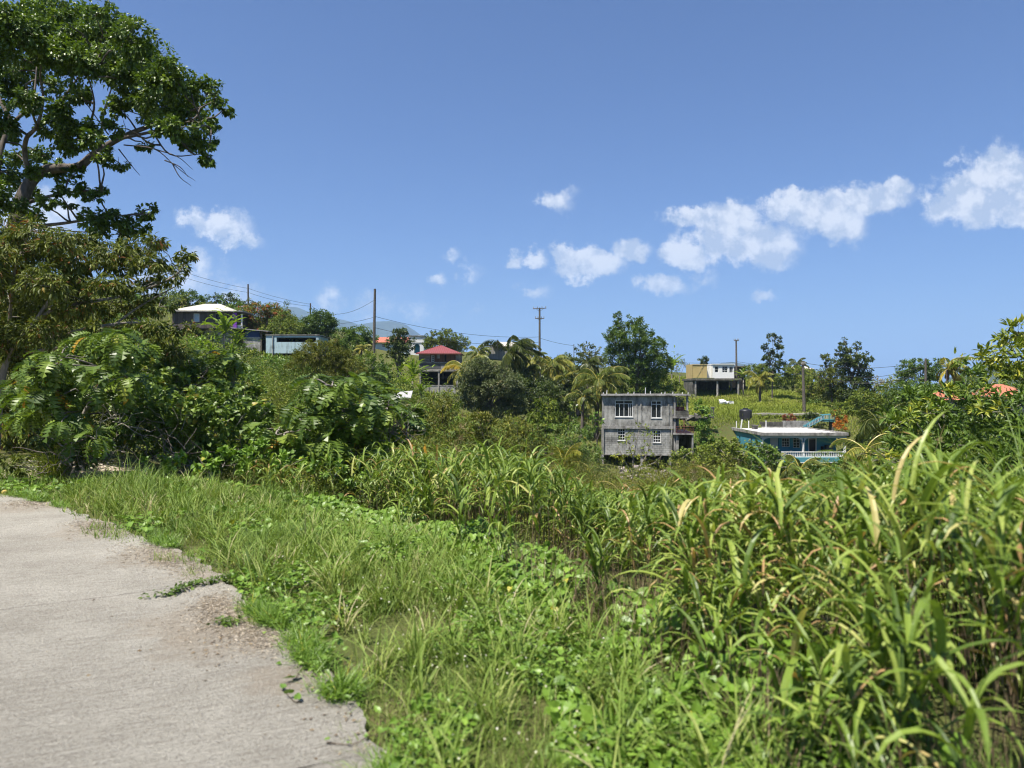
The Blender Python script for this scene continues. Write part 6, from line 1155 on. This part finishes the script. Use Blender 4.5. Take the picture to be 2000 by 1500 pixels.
# flowers, litter, debris
x, y = pts_in(900, (-2.5, 2.4), (2.3, 7)); k = (seg_dist(x, y, EDGE[::2]) > .2) & (seg_dist(x, y, TALL) < -.1); x, y = x[k], y[k]; n = len(x); lb = LB(); pos = np.stack([x, y, T(x, y)+r3.uniform(.08, .2, n)], 1)
lb.leaves(pos, r3.normal(size=(n, 3)), np.array([0, -.3, 1.])+r3.normal(0, .2, (n, 3)), .011, .011, r3.uniform(0, 1, n), 'heart'); tagp(lb.build('tiny_flowers', LM['white'], None), 'tiny pale flower heads dotted through the verge', kind='stuff')
def litter(name, label, spots, n, mat, ln=(.01, .06), w=.0035, zz=.0015):
    lb = LB()
    for (px, py, rx, ry) in spots:
        m = int(n); u_ = px+r3.normal(0, rx*.5, m); v_ = py+r3.normal(0, ry*.5, m); v_ = np.maximum(v_, 905); D = CZ*F/(v_-HZ); X = (u_-1000)/F*D; L = r3.uniform(*ln, m); a = r3.uniform(0, 6.28, m)
        sdd = seg_dist(X, D, EDGE[::2]); zq = np.where(sdd < -.02, .0, T(X, D)); lb.leaves(np.stack([X, D, zq+zz+r3.uniform(0, .008, m)], 1), np.stack([np.cos(a), np.sin(a), r3.normal(0, .12, m)], 1), np.array([0, 0, 1.])+r3.normal(0, .25, (m, 3)), L, w*r3.uniform(.7, 1.6, m), r3.uniform(0, 1, m), 'diamond')
    tagp(lb.build(name, mat, None), label, kind='stuff')
litter('dry_litter', 'brown dry clippings washed onto the lane edge', [(438,1195,60,34),(470,1215,50,36),(420,1180,30,16),(490,1190,40,40),(285,1078,70,24),(330,1090,50,26),(200,1035,60,16),(180,1025,50,10),(60,985,60,8),(520,1240,50,36),(380,1100,60,26),(440,1200,110,60)], 700, LM['litter'])
litter('dead_leaf_litter', 'scattered dark dead leaves and grit on the concrete', [(300,1250,260,120),(600,1300,120,90),(650,1400,100,70),(420,1280,60,20),(720,1430,60,60),(450,1250,50,20)], 26, LM['dead'], (.01, .035), .012)
litter('leaf_litter', 'dead leaf litter on bare soil under the thicket edge', [(150,925,110,14),(90,935,80,8),(250,920,70,10)], 2500, LM['litter'], (.03, .12), .03)
# weeds in the joint
lb = LB(); n = 420; f = r3.uniform(0, 1, n)**.7; a = np.array([-2.80, 5.66]); b_ = np.array([-2.30, 6.28]); f = np.round(f*9+r3.normal(0, .35, n))/9; X = a[0]+(b_[0]-a[0])*f+r3.normal(0, .03, n)+.04*np.sin(f*9); Y = a[1]+(b_[1]-a[1])*f+r3.normal(0, .03, n)*(.4+f)-.04*np.sin(f*7)
lb.leaves(np.stack([X, Y, r3.uniform(.005, .05, n)], 1), r3.normal(0, 1, (n, 3))*np.array([1, 1, .4]), np.array([0, 0, 1.])+r3.normal(0, .4, (n, 3)), r3.uniform(.015, .04, n), r3.uniform(.012, .03, n), r3.uniform(0, .8, n), 'heart')
X = -1.93+r3.normal(0, .05, 90); Y = 5.02+r3.normal(0, .04, 90); lb.leaves(np.stack([X, Y, r3.uniform(.005, .05, 90)], 1), r3.normal(0, 1, (90, 3))*np.array([1, 1, .4]), np.array([0, 0, 1.])+r3.normal(0, .4, (90, 3)), r3.uniform(.015, .035, 90), .02, r3.uniform(0, .8, 90), 'heart')
tagp(lb.build('crack_weeds', LM['green'], None), 'little green weeds growing along the concrete joint', 'weeds')
# runner vine lying on the concrete
def runner(label, pts, nl, s_):
    q_ = smooth_line([(*P(px, py, CZ*F/(py-HZ))[:2], .008) for px, py in pts], 5); t = thing('creeping_vine', label, 'vine', tuple(q_[0]), group='runner vines on the lane'); MB().tube(q_, .0022, 4).build('runner', LM['dead'], t, False, False)
    lb = LB(); i = r3.integers(2, len(q_), nl); ax = r3.normal(0, 1, (nl, 3)); ax[:, 2] = abs(ax[:, 2])*.3; lb.leaves(q_[i]+np.array([0, 0, .015]), ax, np.array([0, -.3, 1.])+r3.normal(0, .3, (nl, 3)), r3.uniform(.5, 1, nl)*s_, r3.uniform(.5, 1, nl)*s_*.9, r3.uniform(.1, .6, nl), 'heart'); lb.build('leaves', LM['vinel'], t)
runner('green vine runner with a few heart leaves lying on the bare concrete', [(640,1325),(600,1300),(575,1330),(555,1345),(575,1370),(590,1372)], 9, .07)
runner('thin dark runner near the concrete corner at the bottom', [(760,1430),(720,1440),(690,1455),(640,1452)], 5, .03)
# yellow fallen fruit
c_ = P(10, 966, CZ*F/206); MB().lathe((c_[0], c_[1], .0), [(.012,.0),(.034,.012),(.042,.036),(.034,.062),(.012,.074)], 12); o = MB().lathe((c_[0], c_[1], .0), [(.012,.0),(.034,.012),(.042,.036),(.034,.062),(.012,.074)], 12).build('fallen_fruit', flat('ripe_fruit', (.6,.45,.12), .5), None, True); tagp(o, 'yellow fallen fruit on the lane at the left edge', 'fruit')
